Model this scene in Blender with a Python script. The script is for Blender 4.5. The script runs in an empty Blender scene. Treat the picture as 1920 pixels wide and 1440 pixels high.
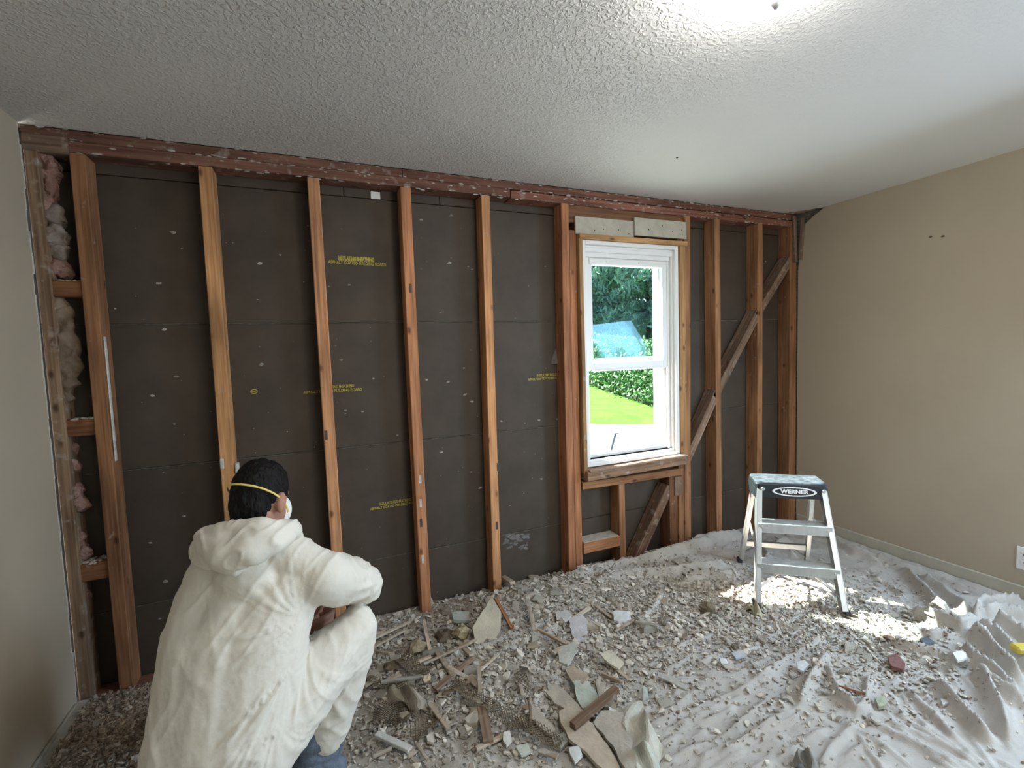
import bpy, bmesh, math, random
import numpy as np
from mathutils import Vector, Matrix, noise as mnoise

# ------------------------------------------------------------------ camera, sky, sun, lights, exposure
SC = bpy.context.scene
COL = SC.collection
random.seed(7); RNG = np.random.default_rng(7)
F_PX, YAW, PITCH, ROLL = 883.35, 0.39628, -0.06905, -0.03368
CAM = np.array([0.3842, -2.2968, 1.3097])
def _basis():
    cy, sy = math.cos(YAW), math.sin(YAW); cp, sp = math.cos(PITCH), math.sin(PITCH)
    cr, sr = math.cos(ROLL), math.sin(ROLL)
    fw = np.array([sy*cp, cy*cp, sp]); rt = np.array([cy, -sy, 0.0]); up = np.cross(rt, fw)
    return cr*rt + sr*up, -sr*rt + cr*up, fw
RT, UP, FW = _basis()
cd = bpy.data.cameras.new('camera'); cam = bpy.data.objects.new('camera', cd); COL.objects.link(cam)
cd.sensor_fit = 'HORIZONTAL'; cd.sensor_width = 36; cd.lens = F_PX*36/1920; cd.clip_start = .02; cd.clip_end = 300
M = Matrix.Identity(4)
for i in range(3):
    M[i][0] = RT[i]; M[i][1] = UP[i]; M[i][2] = -FW[i]; M[i][3] = CAM[i]
cam.matrix_world = M
SC.camera = cam

SUN_DIR = Vector((-.45, .75, 1.0)).normalized()        # towards the sun: through the window, 50 degrees up
w = bpy.data.worlds.new('world'); SC.world = w; w.use_nodes = True
nt = w.node_tree; nt.nodes.clear()
sky = nt.nodes.new('ShaderNodeTexSky'); sky.sky_type = 'NISHITA'; sky.sun_disc = False
sky.sun_elevation = math.asin(SUN_DIR.z); sky.sun_rotation = math.atan2(SUN_DIR.x, SUN_DIR.y)
bg = nt.nodes.new('ShaderNodeBackground'); bg.inputs[1].default_value = .30
wo = nt.nodes.new('ShaderNodeOutputWorld'); nt.links.new(sky.outputs[0], bg.inputs[0]); nt.links.new(bg.outputs[0], wo.inputs[0])
def light(name, kind, loc, direction, energy, color, size=None, sizey=None):
    d = bpy.data.lights.new(name, kind); d.energy = energy; d.color = color
    if kind == 'AREA':
        d.shape = 'RECTANGLE'; d.size = size; d.size_y = sizey or size
    if kind == 'SUN': d.angle = size
    o = bpy.data.objects.new(name, d); COL.objects.link(o); o.location = loc
    o.rotation_euler = Vector(direction).to_track_quat('-Z', 'Y').to_euler()
    return o
light('sun', 'SUN', (0, 6, 8), -SUN_DIR, 30.0, (1, .95, .86), .009)
# daylight coming in through the side window, plus an added rear fill lamp (both outside the frame)
light('side_window_daylight', 'AREA', (3.62, -1.95, 1.2), (-1, .02, -.75), 68, (.57, .76, 1.0), .85, .95)
light('rear_fill_light', 'AREA', (2.2, -4.1, 1.2), (-.1, 1, -.05), 34, (1.0, .95, .87), 1.7, 1.5)
LAMP_STRENGTH = 40.0
vs = SC.view_settings
SC.display_settings.display_device = 'sRGB'
vs.view_transform = 'Standard'; vs.look = 'None'; vs.gamma = 1; vs.use_curve_mapping = False; vs.exposure = 0.12

# ------------------------------------------------------------------ helpers
def ray(px, py): return FW + RT*(px-960)/F_PX - UP*(py-720)/F_PX
def at(px, py, D): return Vector(CAM + ray(px, py)*D)
def onZ(px, py, z=0.0):
    d = ray(px, py); return Vector(CAM + d*(z-CAM[2])/d[2])
def onY(px, py, y=0.0):
    d = ray(px, py); return Vector(CAM + d*(y-CAM[1])/d[1])
def project(P):
    d = np.asarray(P) - CAM; z = d@FW
    return 960+F_PX*(d@RT)/z, 720-F_PX*(d@UP)/z, z

def newmesh(name, verts, faces, mat=None, parent=None, smooth=False, mats=None):
    me = bpy.data.meshes.new(name)
    me.from_pydata([tuple(v) for v in verts], [], [tuple(f) for f in faces]); me.update()
    o = bpy.data.objects.new(name, me); COL.objects.link(o)
    for m in (mats or ([mat] if mat else [])): me.materials.append(m)
    if smooth: me.polygons.foreach_set('use_smooth', [True]*len(me.polygons))
    if parent: o.parent = parent
    return o
def bmobj(name, bm, mat, parent=None, smooth=False):
    me = bpy.data.meshes.new(name); bmesh.ops.recalc_face_normals(bm, faces=bm.faces[:]); bm.to_mesh(me); bm.free()
    o = bpy.data.objects.new(name, me); COL.objects.link(o)
    if mat: me.materials.append(mat)
    if smooth: me.polygons.foreach_set('use_smooth', [True]*len(me.polygons))
    if parent: o.parent = parent
    return o
def tag(o, label, cat, group=None, kind=None):
    o['label'] = label; o['category'] = cat
    if group: o['group'] = group
    if kind: o['kind'] = kind
    return o
def empty(name, loc=(0, 0, 0)):
    o = bpy.data.objects.new(name, None); COL.objects.link(o); o.location = loc; o.empty_display_size = .1
    return o
def adopt(parent, *objs):
    """parent keeps its place, children keep theirs"""
    for o in objs:
        o.parent = parent
        o.matrix_parent_inverse = Matrix.Translation(-Vector(parent.location))
def add_box(bm, lo, hi, bev=0.0, mat=None):
    r = bmesh.ops.create_cube(bm, size=1.0); vs_ = r['verts']
    lo = Vector(lo); hi = Vector(hi); c = (lo+hi)/2; s = hi-lo
    for v in vs_: v.co = Vector((v.co.x*s.x, v.co.y*s.y, v.co.z*s.z)) + c
    if bev > 0:
        es = {e for v in vs_ for e in v.link_edges}
        rr = bmesh.ops.bevel(bm, geom=list(es), offset=bev, segments=1, affect='EDGES', clamp_overlap=True)
        vs_ = list({v for f in rr['faces'] for v in f.verts} | {v for v in vs_ if v.is_valid})
    if mat is not None:
        for v in vs_: v.co = mat @ v.co
    return vs_
def box(name, lo, hi, mat, parent=None, bev=0.002):
    bm = bmesh.new(); add_box(bm, lo, hi, bev); return bmobj(name, bm, mat, parent)
def board(name, p0, p1, width, depth, mat, parent=None, ydir=(0, 1, 0), col=None, bev=.003, warp=0.0):
    """a board whose long axis runs p0 -> p1; width lies across, depth along ydir; its grain follows its length"""
    p0 = Vector(p0); p1 = Vector(p1); L = (p1-p0).length; z = (p1-p0).normalized()
    y = Vector(ydir); y = (y - z*y.dot(z)).normalized(); x = y.cross(z)
    bm = bmesh.new(); n = 4
    c = bev; prof = [(-width/2+c, -depth/2), (width/2-c, -depth/2), (width/2, -depth/2+c), (width/2, depth/2-c), (width/2-c, depth/2), (-width/2+c, depth/2), (-width/2, depth/2-c), (-width/2, -depth/2+c)]
    rings = []
    for i in range(n+1):
        t = i/n; wx = warp*math.sin(t*math.pi)*(1)
        rings.append([bm.verts.new((a+wx, b, t*L)) for a, b in prof])
    for i in range(n):
        for k in range(8):
            bm.faces.new((rings[i][k], rings[i][(k+1) % 8], rings[i+1][(k+1) % 8], rings[i+1][k]))
    bm.faces.new(rings[0][::-1]); bm.faces.new(rings[-1])
    o = bmobj(name, bm, mat, parent)
    m = Matrix.Identity(4)
    for i in range(3): m[i][0] = x[i]; m[i][1] = y[i]; m[i][2] = z[i]; m[i][3] = p0[i]
    o.matrix_world = m
    if parent: o.matrix_parent_inverse = Matrix.Identity(4)
    if col: o.color = (*col, 1)
    return o
def tube(bm, pts, radii, n=8, cap=True):
    pts = [Vector(p) for p in pts]; rings = []
    if not hasattr(radii, '__len__'): radii = [radii]*len(pts)
    up = Vector((0, 0, 1))
    for i, p in enumerate(pts):
        t = (pts[min(i+1, len(pts)-1)] - pts[max(i-1, 0)]).normalized()
        a = t.cross(up); a = a.normalized() if a.length > .05 else t.cross(Vector((1, 0, 0))).normalized()
        b = t.cross(a)
        rings.append([bm.verts.new(p + (a*math.cos(2*math.pi*k/n) + b*math.sin(2*math.pi*k/n))*radii[i]) for k in range(n)])
    for i in range(len(pts)-1):
        for k in range(n):
            bm.faces.new((rings[i][k], rings[i][(k+1) % n], rings[i+1][(k+1) % n], rings[i+1][k]))
    if cap: bm.faces.new(rings[0][::-1]); bm.faces.new(rings[-1])

def blob_verts(c, r, rng, n=1, squash=(1, 1, 1)):
    t = (1+5**.5)/2
    V = np.array([(-1, t, 0), (1, t, 0), (-1, -t, 0), (1, -t, 0), (0, -1, t), (0, 1, t), (0, -1, -t), (0, 1, -t), (t, 0, -1), (t, 0, 1), (-t, 0, -1), (-t, 0, 1)])/1.9
    Fc = [(0, 11, 5), (0, 5, 1), (0, 1, 7), (0, 7, 10), (0, 10, 11), (1, 5, 9), (5, 11, 4), (11, 10, 2), (10, 7, 6), (7, 1, 8), (3, 9, 4), (3, 4, 2), (3, 2, 6), (3, 6, 8), (3, 8, 9), (4, 9, 5), (2, 4, 11), (6, 2, 10), (8, 6, 7), (9, 8, 1)]
    V = V*rng.uniform(.55, 1.25, (12, 1))*r*np.array(squash)
    return V+np.array(c), Fc

# value noise on arrays
_T = np.random.default_rng(3).random((256, 256))
def vnoise(x, y, seed=0):
    x = np.asarray(x)+seed*17.31; y = np.asarray(y)+seed*5.77
    xi = np.floor(x).astype(int); yi = np.floor(y).astype(int); fx = x-xi; fy = y-yi
    fx = fx*fx*(3-2*fx); fy = fy*fy*(3-2*fy)
    g = lambda a, b: _T[a & 255, b & 255]
    return (g(xi, yi)*(1-fx)+g(xi+1, yi)*fx)*(1-fy)+(g(xi, yi+1)*(1-fx)+g(xi+1, yi+1)*fx)*fy - .5
def fbm(x, y, seed=0, o=4):
    s = 0; a = 1.0
    for i in range(o): s = s + a*vnoise(x, y, seed+i); x = x*2.03; y = y*2.03; a *= .5
    return s

# ------------------------------------------------------------------ materials
def mat(name, color=(.5, .5, .5), rough=.7, metal=0.0, nscale=0, namp=0.0, stretch=(1, 1, 1), bump=0.0, bscale=None, objcol=False, island=0.0, spec=.3, color2=None, coords='Object', detail=6.0, bdist=.01):
    m = bpy.data.materials.new(name); m.use_nodes = True; t = m.node_tree; N = t.nodes; Lk = t.links
    b = N['Principled BSDF']; b.inputs['Roughness'].default_value = rough; b.inputs['Metallic'].default_value = metal
    b.inputs['Specular IOR Level'].default_value = spec
    tc = N.new('ShaderNodeTexCoord'); mp = N.new('ShaderNodeMapping'); mp.inputs['Scale'].default_value = stretch
    Lk.new(tc.outputs[coords], mp.inputs['Vector'])
    oi = N.new('ShaderNodeObjectInfo')
    if coords == 'Object':
        ad = N.new('ShaderNodeVectorMath'); ad.operation = 'ADD'
        mu = N.new('ShaderNodeMath'); mu.operation = 'MULTIPLY'; mu.inputs[1].default_value = 37.0
        Lk.new(oi.outputs['Random'], mu.inputs[0]); Lk.new(mp.outputs[0], ad.inputs[0]); Lk.new(mu.outputs[0], ad.inputs[1])
        vec = ad.outputs[0]
    else: vec = mp.outputs[0]
    cout = None
    c1 = (*color, 1); c2 = (*(color2 or tuple(max(0, c*(1-namp)) for c in color)), 1)
    if nscale:
        n = N.new('ShaderNodeTexNoise'); n.inputs['Scale'].default_value = nscale; n.inputs['Detail'].default_value = detail; n.inputs['Roughness'].default_value = .62
        Lk.new(vec, n.inputs['Vector'])
        r = N.new('ShaderNodeValToRGB'); r.color_ramp.elements[0].position = .36; r.color_ramp.elements[1].position = .64
        r.color_ramp.elements[0].color = c2; r.color_ramp.elements[1].color = c1
        Lk.new(n.outputs[0], r.inputs[0]); cout = r.outputs[0]
    if island:
        g = N.new('ShaderNodeNewGeometry'); mr = N.new('ShaderNodeMapRange'); mr.inputs[3].default_value = 1-island; mr.inputs[4].default_value = 1+island*.6
        Lk.new(g.outputs['Random Per Island'], mr.inputs[0])
        mx = N.new('ShaderNodeMix'); mx.data_type = 'RGBA'; mx.blend_type = 'MULTIPLY'; mx.inputs[0].default_value = 1
        if cout: Lk.new(cout, mx.inputs[6])
        else: mx.inputs[6].default_value = c1
        Lk.new(mr.outputs[0], mx.inputs[7]); cout = mx.outputs[2]
    if objcol:
        mx = N.new('ShaderNodeMix'); mx.data_type = 'RGBA'; mx.blend_type = 'MULTIPLY'; mx.inputs[0].default_value = 1
        if cout: Lk.new(cout, mx.inputs[6])
        else: mx.inputs[6].default_value = c1
        Lk.new(oi.outputs['Color'], mx.inputs[7]); cout = mx.outputs[2]
    if cout: Lk.new(cout, b.inputs['Base Color'])
    else: b.inputs['Base Color'].default_value = c1
    if bump:
        n2 = N.new('ShaderNodeTexNoise'); n2.inputs['Scale'].default_value = bscale or nscale; n2.inputs['Detail'].default_value = 5
        Lk.new(vec, n2.inputs['Vector']); bp = N.new('ShaderNodeBump'); bp.inputs['Strength'].default_value = bump; bp.inputs['Distance'].default_value = bdist
        Lk.new(n2.outputs[0], bp.inputs['Height']); Lk.new(bp.outputs[0], b.inputs['Normal'])
    return m

def wood_mat(name, c_light, c_dark, dirt=(.45, .40, .36), dirt_amt=.25):
    """grain along local Z, knots and grey plaster dust blotches; tinted by the object's colour"""
    m = bpy.data.materials.new(name); m.use_nodes = True; t = m.node_tree; N = t.nodes; Lk = t.links
    b = N['Principled BSDF']; b.inputs['Roughness'].default_value = .75; b.inputs['Specular IOR Level'].default_value = .25
    tc = N.new('ShaderNodeTexCoord'); oi = N.new('ShaderNodeObjectInfo')
    mu = N.new('ShaderNodeMath'); mu.operation = 'MULTIPLY'; mu.inputs[1].default_value = 53.0; Lk.new(oi.outputs['Random'], mu.inputs[0])
    ad = N.new('ShaderNodeVectorMath'); ad.operation = 'ADD'; Lk.new(tc.outputs['Object'], ad.inputs[0]); Lk.new(mu.outputs[0], ad.inputs[1])
    mp = N.new('ShaderNodeMapping'); mp.inputs['Scale'].default_value = (55, 55, 2.2); Lk.new(ad.outputs[0], mp.inputs[0])
    n = N.new('ShaderNodeTexNoise'); n.inputs['Scale'].default_value = 1.6; n.inputs['Detail'].default_value = 5; Lk.new(mp.outputs[0], n.inputs['Vector'])
    r = N.new('ShaderNodeValToRGB'); r.color_ramp.elements[0].position = .34; r.color_ramp.elements[1].position = .62
    r.color_ramp.elements[0].color = (*c_dark, 1); r.color_ramp.elements[1].color = (*c_light, 1); Lk.new(n.outputs[0], r.inputs[0])
    # broad tone change along the length
    mp2 = N.new('ShaderNodeMapping'); mp2.inputs['Scale'].default_value = (6, 6, 1.6); Lk.new(ad.outputs[0], mp2.inputs[0])
    n2 = N.new('ShaderNodeTexNoise'); n2.inputs['Scale'].default_value = 1.5; n2.inputs['Detail'].default_value = 3; Lk.new(mp2.outputs[0], n2.inputs['Vector'])
    mr = N.new('ShaderNodeMapRange'); mr.inputs[1].default_value = .3; mr.inputs[2].default_value = .7; mr.inputs[3].default_value = .62; mr.inputs[4].default_value = 1.25; Lk.new(n2.outputs[0], mr.inputs[0])
    mx = N.new('ShaderNodeMix'); mx.data_type = 'RGBA'; mx.blend_type = 'MULTIPLY'; mx.inputs[0].default_value = 1; Lk.new(r.outputs[0], mx.inputs[6]); Lk.new(mr.outputs[0], mx.inputs[7])
    # knots
    mp3 = N.new('ShaderNodeMapping'); mp3.inputs['Scale'].default_value = (14, 14, 7); Lk.new(ad.outputs[0], mp3.inputs[0])
    v = N.new('ShaderNodeTexVoronoi'); v.inputs['Scale'].default_value = 1.0; Lk.new(mp3.outputs[0], v.inputs['Vector'])
    r3 = N.new('ShaderNodeValToRGB'); r3.color_ramp.elements[0].position = .06; r3.color_ramp.elements[1].position = .17
    r3.color_ramp.elements[0].color = (.16, .08, .05, 1); r3.color_ramp.elements[1].color = (1, 1, 1, 1); Lk.new(v.outputs[0], r3.inputs[0])
    mx2 = N.new('ShaderNodeMix'); mx2.data_type = 'RGBA'; mx2.blend_type = 'MULTIPLY'; mx2.inputs[0].default_value = .8; Lk.new(mx.outputs[2], mx2.inputs[6]); Lk.new(r3.outputs[0], mx2.inputs[7])
    mx3 = N.new('ShaderNodeMix'); mx3.data_type = 'RGBA'; mx3.blend_type = 'MULTIPLY'; mx3.inputs[0].default_value = 1; Lk.new(mx2.outputs[2], mx3.inputs[6]); Lk.new(oi.outputs['Color'], mx3.inputs[7])
    # dust
    n4 = N.new('ShaderNodeTexNoise'); n4.inputs['Scale'].default_value = 26; n4.inputs['Detail'].default_value = 6; Lk.new(ad.outputs[0], n4.inputs['Vector'])
    r4 = N.new('ShaderNodeValToRGB'); r4.color_ramp.elements[0].position = .67-dirt_amt*.35; r4.color_ramp.elements[1].position = .80-dirt_amt*.2
    r4.color_ramp.elements[0].color = (0, 0, 0, 1); r4.color_ramp.elements[1].color = (.75, .75, .75, 1); Lk.new(n4.outputs[0], r4.inputs[0])
    mx4 = N.new('ShaderNodeMix'); mx4.data_type = 'RGBA'; Lk.new(r4.outputs[0], mx4.inputs[0]); Lk.new(mx3.outputs[2], mx4.inputs[6]); mx4.inputs[7].default_value = (*dirt, 1)
    Lk.new(mx4.outputs[2], b.inputs['Base Color'])
    bp = N.new('ShaderNodeBump'); bp.inputs['Strength'].default_value = .35; bp.inputs['Distance'].default_value = .004; Lk.new(n.outputs[0], bp.inputs['Height']); Lk.new(bp.outputs[0], b.inputs['Normal'])
    return m
WOOD = wood_mat('stud_wood', (.47, .235, .115), (.30, .135, .065), dirt_amt=.02)
WOODG = wood_mat('weathered_wood', (.33, .25, .19), (.18, .12, .085), dirt=(.38, .33, .28), dirt_amt=.3)
WOODP = wood_mat('plate_wood', (.215, .105, .07), (.12, .055, .038), dirt=(.36, .31, .27), dirt_amt=.22)
DRYWALL = mat('beige_paint', (.45, .385, .295), .62, nscale=3, namp=.05, bump=.08, bscale=220, coords='Object', bdist=.002)
DRYEDGE = mat('torn_gypsum_edge', (.62, .60, .55), .9, nscale=40, namp=.3)
SHEATH = mat('asphalt_sheathing_board', (.074, .056, .041), .62, nscale=5, namp=.25, bump=.12, bscale=130, spec=.35, bdist=.003)
BACK = mat('dark_backing', (.10, .09, .08), .9, nscale=8, namp=.3)
WHITE = mat('white_vinyl', (.80, .80, .79), .35, spec=.5)
CLOTH = mat('dusty_canvas', (.48, .45, .41), .95, nscale=9, color2=(.39, .36, .32), bump=.5, bscale=240, spec=.1, bdist=.003)
CRUMB = mat('broken_plaster', (.60, .545, .465), .95, nscale=30, namp=.2, island=.4, bump=.4, bscale=150, spec=.1)
CHUNKM = mat('plaster_chunk', (.56, .50, .42), .95, nscale=22, namp=.3, bump=.6, bscale=120, objcol=True, spec=.1)
PAINTED = mat('painted_gypsum', (.62, .60, .56), .8, nscale=14, namp=.22, bump=.3, bscale=90, objcol=True, spec=.2)
PINK = mat('pink_fibreglass', (.37, .225, .19), .98, nscale=12, color2=(.20, .11, .085), bump=.8, bscale=60, spec=.05, bdist=.02)
KRAFT = mat('kraft_paper', (.27, .20, .14), .75, nscale=9, color2=(.13, .09, .06), bump=.4, bscale=30, bdist=.02)
GREYPAPER = mat('grey_crumpled_paper', (.29, .25, .21), .8, nscale=11, color2=(.17, .13, .11), bump=.5, bscale=40, bdist=.02)
ALU = mat('aluminium', (.72, .74, .74), .38, metal=.85, nscale=16, namp=.18, stretch=(1, 1, .3))
PLASTIC = mat('dark_plastic_cap', (.025, .03, .035), .45, nscale=6, namp=.3)
DUSTTOP = mat('dusty_cap_top', (.11, .12, .145), .85, nscale=26, color2=(.035, .038, .05))
INKW = mat('white_ink', (.85, .85, .85), .6)
INKY = mat('yellow_ink', (.55, .47, .08), .7, nscale=60, color2=(.25, .2, .05))
METALMESH = mat('rusty_metal_mesh', (.22, .17, .11), .7, metal=.35, nscale=30, namp=.5)

# ------------------------------------------------------------------ room shell
XL, XR, HC, YB = -.5425, 3.537, 2.188, -3.95
def struct(o, label, cat): return tag(o, label, cat, kind='structure')
# floor
struct(box('floor', (XL-.1, YB-.1, -.13), (XR+.1, .13, -.035), mat('floor_boards', (.20, .14, .09), .6, nscale=6, namp=.3, stretch=(1, 12, 1)), bev=0), 'worn floor hidden under the drop cloth and rubble', 'floor')

# ceiling, with a knocked-out corner beside the right wall
def ceiling_mat():
    m = bpy.data.materials.new('stippled_ceiling'); m.use_nodes = True; t = m.node_tree; N = t.nodes; Lk = t.links
    b = N['Principled BSDF']; b.inputs['Roughness'].default_value = .55; b.inputs['Specular IOR Level'].default_value = .35
    b.inputs['Base Color'].default_value = (.66, .64, .61, 1)
    tc = N.new('ShaderNodeTexCoord')
    n1 = N.new('ShaderNodeTexNoise'); n1.inputs['Scale'].default_value = 80; n1.inputs['Detail'].default_value = 3; n1.inputs['Distortion'].default_value = .6
    Lk.new(tc.outputs['Object'], n1.inputs['Vector'])
    r = N.new('ShaderNodeValToRGB'); r.color_ramp.elements[0].position = .46; r.color_ramp.elements[1].position = .62; Lk.new(n1.outputs[0], r.inputs[0])
    n2 = N.new('ShaderNodeTexNoise'); n2.inputs['Scale'].default_value = 1.3; n2.inputs['Detail'].default_value = 2; Lk.new(tc.outputs['Object'], n2.inputs['Vector'])
    sx = N.new('ShaderNodeSeparateXYZ'); Lk.new(tc.outputs['Object'], sx.inputs[0])
    # the texture fades out towards the right, where the ceiling was skimmed smooth
    mr = N.new('ShaderNodeMapRange'); mr.inputs[1].default_value = 1.2; mr.inputs[2].default_value = 2.6; mr.inputs[3].default_value = .8; mr.inputs[4].default_value = .02; Lk.new(sx.outputs[0], mr.inputs[0])
    mm = N.new('ShaderNodeMath'); mm.operation = 'MULTIPLY'; Lk.new(mr.outputs[0], mm.inputs[0])
    mr2 = N.new('ShaderNodeMapRange'); mr2.inputs[1].default_value = .3; mr2.inputs[2].default_value = .6; mr2.inputs[3].default_value = .35; mr2.inputs[4].default_value = 1; Lk.new(n2.outputs[0], mr2.inputs[0]); Lk.new(mr2.outputs[0], mm.inputs[1])
    bp = N.new('ShaderNodeBump'); bp.inputs['Distance'].default_value = .006; Lk.new(mm.outputs[0], bp.inputs['Strength']); Lk.new(r.outputs[0], bp.inputs['Height']); Lk.new(bp.outputs[0], b.inputs['Normal'])
    return m
CEIL = ceiling_mat()
bm = bmesh.new()
notch = [(3.40, 0.0), (3.44, -.035), (3.47, -.075), (3.51, -.135), (XR+.02, -.20)]
outl = [(XL-.1, .0)] + notch + [(XR+.1, -.20), (XR+.1, YB-.1), (XL-.1, YB-.1)]
lo_ = [bm.verts.new((x, y, HC)) for x, y in outl]; hi_ = [bm.verts.new((x, y, HC+.012)) for x, y in outl]
bm.faces.new(lo_[::-1]); bm.faces.new(hi_)
for i in range(len(outl)): bm.faces.new((lo_[i], lo_[(i+1) % len(outl)], hi_[(i+1) % len(outl)], hi_[i]))
ceil = bmobj('ceiling', bm, CEIL); struct(ceil, 'off white stippled ceiling with a broken corner at right', 'ceiling')
box('ceiling_backing', (XL-.1, YB-.1, HC+.02), (XR+.1, .13, HC+.06), mat('lath_dark', (.22, .18, .15), .9, nscale=20, namp=.4, stretch=(1, 8, 1)), ceil, 0)
box('ceiling_nail', (2.0, -.52, HC-.004), (2.008, -.512, HC+.001), BACK, ceil, .001)

# left wall: drywall sheet with its cut edge towards the open framing
def edged_wall(name, pts_yz, x0, x1, label):
    bm = bmesh.new()
    a = [bm.verts.new((x0, y, z)) for y, z in pts_yz]; b = [bm.verts.new((x1, y, z)) for y, z in pts_yz]
    bm.faces.new(a); bm.faces.new(b[::-1]); n = len(a)
    for i in range(n): bm.faces.new((a[i], b[i], b[(i+1) % n], a[(i+1) % n]))
    return struct(bmobj(name, bm, DRYWALL), label, 'wall')
zs = np.linspace(-.03, HC, 30)
edge = [(-.012+.004*math.sin(z*23)+.003*math.sin(z*61+1), float(z)) for z in zs]
wl = edged_wall('wall_left', [(YB, -.03)] + edge + [(YB, HC)], XL, XL-.02, 'plain beige left wall with a ragged cut edge')
bm = bmesh.new()
for (y0, z0), (y1, z1) in zip(edge[:-1], edge[1:]):
    k = random.uniform(.003, .009)
    add_box(bm, (XL-.018, y0-.001, z0), (XL+.001, y0+k, z1))
bmobj('torn_gypsum_edge', bm, DRYEDGE, wl)
# right wall with its broken top corner, and the side window opening (outside the frame)
WY0, WY1, WZ0, WZ1 = -2.42, -1.48, .70, 1.72
prof = [(-.004, -.03), (-.004, 1.80), (-.012, 1.90), (-.022, 1.98), (-.035, 2.06), (-.05, 2.11), (-.12, 2.155), (-.19, HC), (WY1, HC), (WY1, -.03)]
wr = edged_wall('wall_right', prof, XR, XR+.02, 'plain beige right wall with a broken top corner')
for lo, hi in (((XR, WY0, -.03), (XR+.02, WY1, WZ0)), ((XR, WY0, WZ1), (XR+.02, WY1, HC)), ((XR, YB, -.03), (XR+.02, WY0, HC))):
    box('wall_section', lo, hi, DRYWALL, wr, 0)
box('wall_backing', (XR+.021, WY1, -.03), (XR+.05, .13, HC+.02), mat('grey_lath', (.27, .23, .19), .9, nscale=18, namp=.5, stretch=(1, 1, 7)), wr, 0)
def wallmark(y, z, r=.006):
    bm = bmesh.new(); bmesh.ops.create_icosphere(bm, subdivisions=1, radius=r)
    for v in bm.verts: v.co = Vector((v.co.x*.5+XR, v.co.y*1.6+y, v.co.z+z))
    bmobj('nail_hole', bm, BACK, wr)
def onX(px, py, X=XR):
    d = ray(px, py); return Vector(CAM + d*(X-CAM[0])/d[0])
for q in ((1768, 443), (1745, 444)):
    p = onX(*q); wallmark(p.y, p.z)
# rear wall behind the camera, its opening made up for soft fill light
rear = empty('wall_rear', (1.5, YB, 0)); struct(rear, 'beige rear wall behind the camera with an added fill window', 'wall')
for lo, hi in (((XL-.1, YB-.02, -.03), (1.3, YB, HC)), ((3.1, YB-.02, -.03), (XR+.1, YB, HC)), ((1.3, YB-.02, -.03), (3.1, YB, .42)), ((1.3, YB-.02, 2.0), (3.1, YB, HC))):
    adopt(rear, box('wall_section', lo, hi, DRYWALL, None, 0))
GLASS_ARCH = None
def arch_glass(name, tint, f=.06):
    m = bpy.data.materials.new(name); m.use_nodes = True; t = m.node_tree; N = t.nodes; Lk = t.links; N.clear()
    tr = N.new('ShaderNodeBsdfTransparent'); tr.inputs[0].default_value = (*tint, 1)
    gl = N.new('ShaderNodeBsdfGlossy'); gl.inputs['Roughness'].default_value = .015; gl.inputs['Color'].default_value = (.42, .66, .80, 1)
    lw = N.new('ShaderNodeLayerWeight'); lw.inputs[0].default_value = .5; pw = N.new('ShaderNodeMath'); pw.operation = 'POWER'; pw.inputs[1].default_value = 5; Lk.new(lw.outputs['Facing'], pw.inputs[0])
    fr = N.new('ShaderNodeMapRange'); fr.inputs[3].default_value = .012; fr.inputs[4].default_value = .8; Lk.new(pw.outputs[0], fr.inputs[0])
    mx = N.new('ShaderNodeMixShader'); o = N.new('ShaderNodeOutputMaterial')
    Lk.new(fr.outputs[0], mx.inputs[0]); Lk.new(tr.outputs[0], mx.inputs[1]); Lk.new(gl.outputs[0], mx.inputs[2]); Lk.new(mx.outputs[0], o.inputs[0])
    return m
PANE = arch_glass('tinted_glass', (.92, .975, .965)); CLEAR = arch_glass('clear_glass', (.95, .97, .96))
def frame_rect(bm, axis, pos, a0, a1, z0, z1, wdt, d0, d1):
    """rectangular frame in the plane axis=pos; a is the in-plane horizontal"""
    for (la, lz, ha, hz) in ((a0, z0, a0+wdt, z1), (a1-wdt, z0, a1, z1), (a0+wdt, z0, a1-wdt, z0+wdt), (a0+wdt, z1-wdt, a1-wdt, z1)):
        if axis == 'y': add_box(bm, (la, d0, lz), (ha, d1, hz), .002)
        else: add_box(bm, (d0, la, lz), (d1, ha, hz), .002)
bm = bmesh.new(); frame_rect(bm, 'x', XR, WY0, WY1, WZ0, WZ1, .05, XR, XR+.05)
add_box(bm, (XR, -1.98, WZ0), (XR+.05, -1.93, WZ1))
w2 = bmobj('window_2', bm, WHITE); struct(w2, 'white side window in the right wall beyond the frame', 'window')
box('pane', (XR+.02, WY0+.04, WZ0+.04), (XR+.024, WY1-.04, WZ1-.04), CLEAR, w2, 0)
bm = bmesh.new(); frame_rect(bm, 'y', YB, 1.3, 3.1, .42, 2.0, .05, YB-.05, YB)
w3 = bmobj('fill_window', bm, WHITE); struct(w3, 'made-up wide white window behind the camera, added for fill light', 'window')  # unseen window, added to go with the rear fill lamp
box('pane', (1.34, YB-.03, .46), (3.06, YB-.026, 1.96), CLEAR, w3, 0)
# baseboard along the right wall
bm = bmesh.new(); add_box(bm, (XR-.014, WY0-.6, -.03), (XR, -.02, .075), .003)
struct(bmobj('baseboard_right', bm, mat('dusty_baseboard', (.50, .47, .39), .7, nscale=7, namp=.15)), 'dusty beige baseboard along the right wall', 'baseboard')
bm = bmesh.new(); add_box(bm, (XL, -2.6, -.03), (XL+.012, -.03, .012), .003)
struct(bmobj('baseboard_left', bm, mat('plaster_strip', (.40, .37, .31), .8, nscale=14, namp=.3)), 'low plaster edge at the foot of the left wall', 'baseboard')

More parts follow.
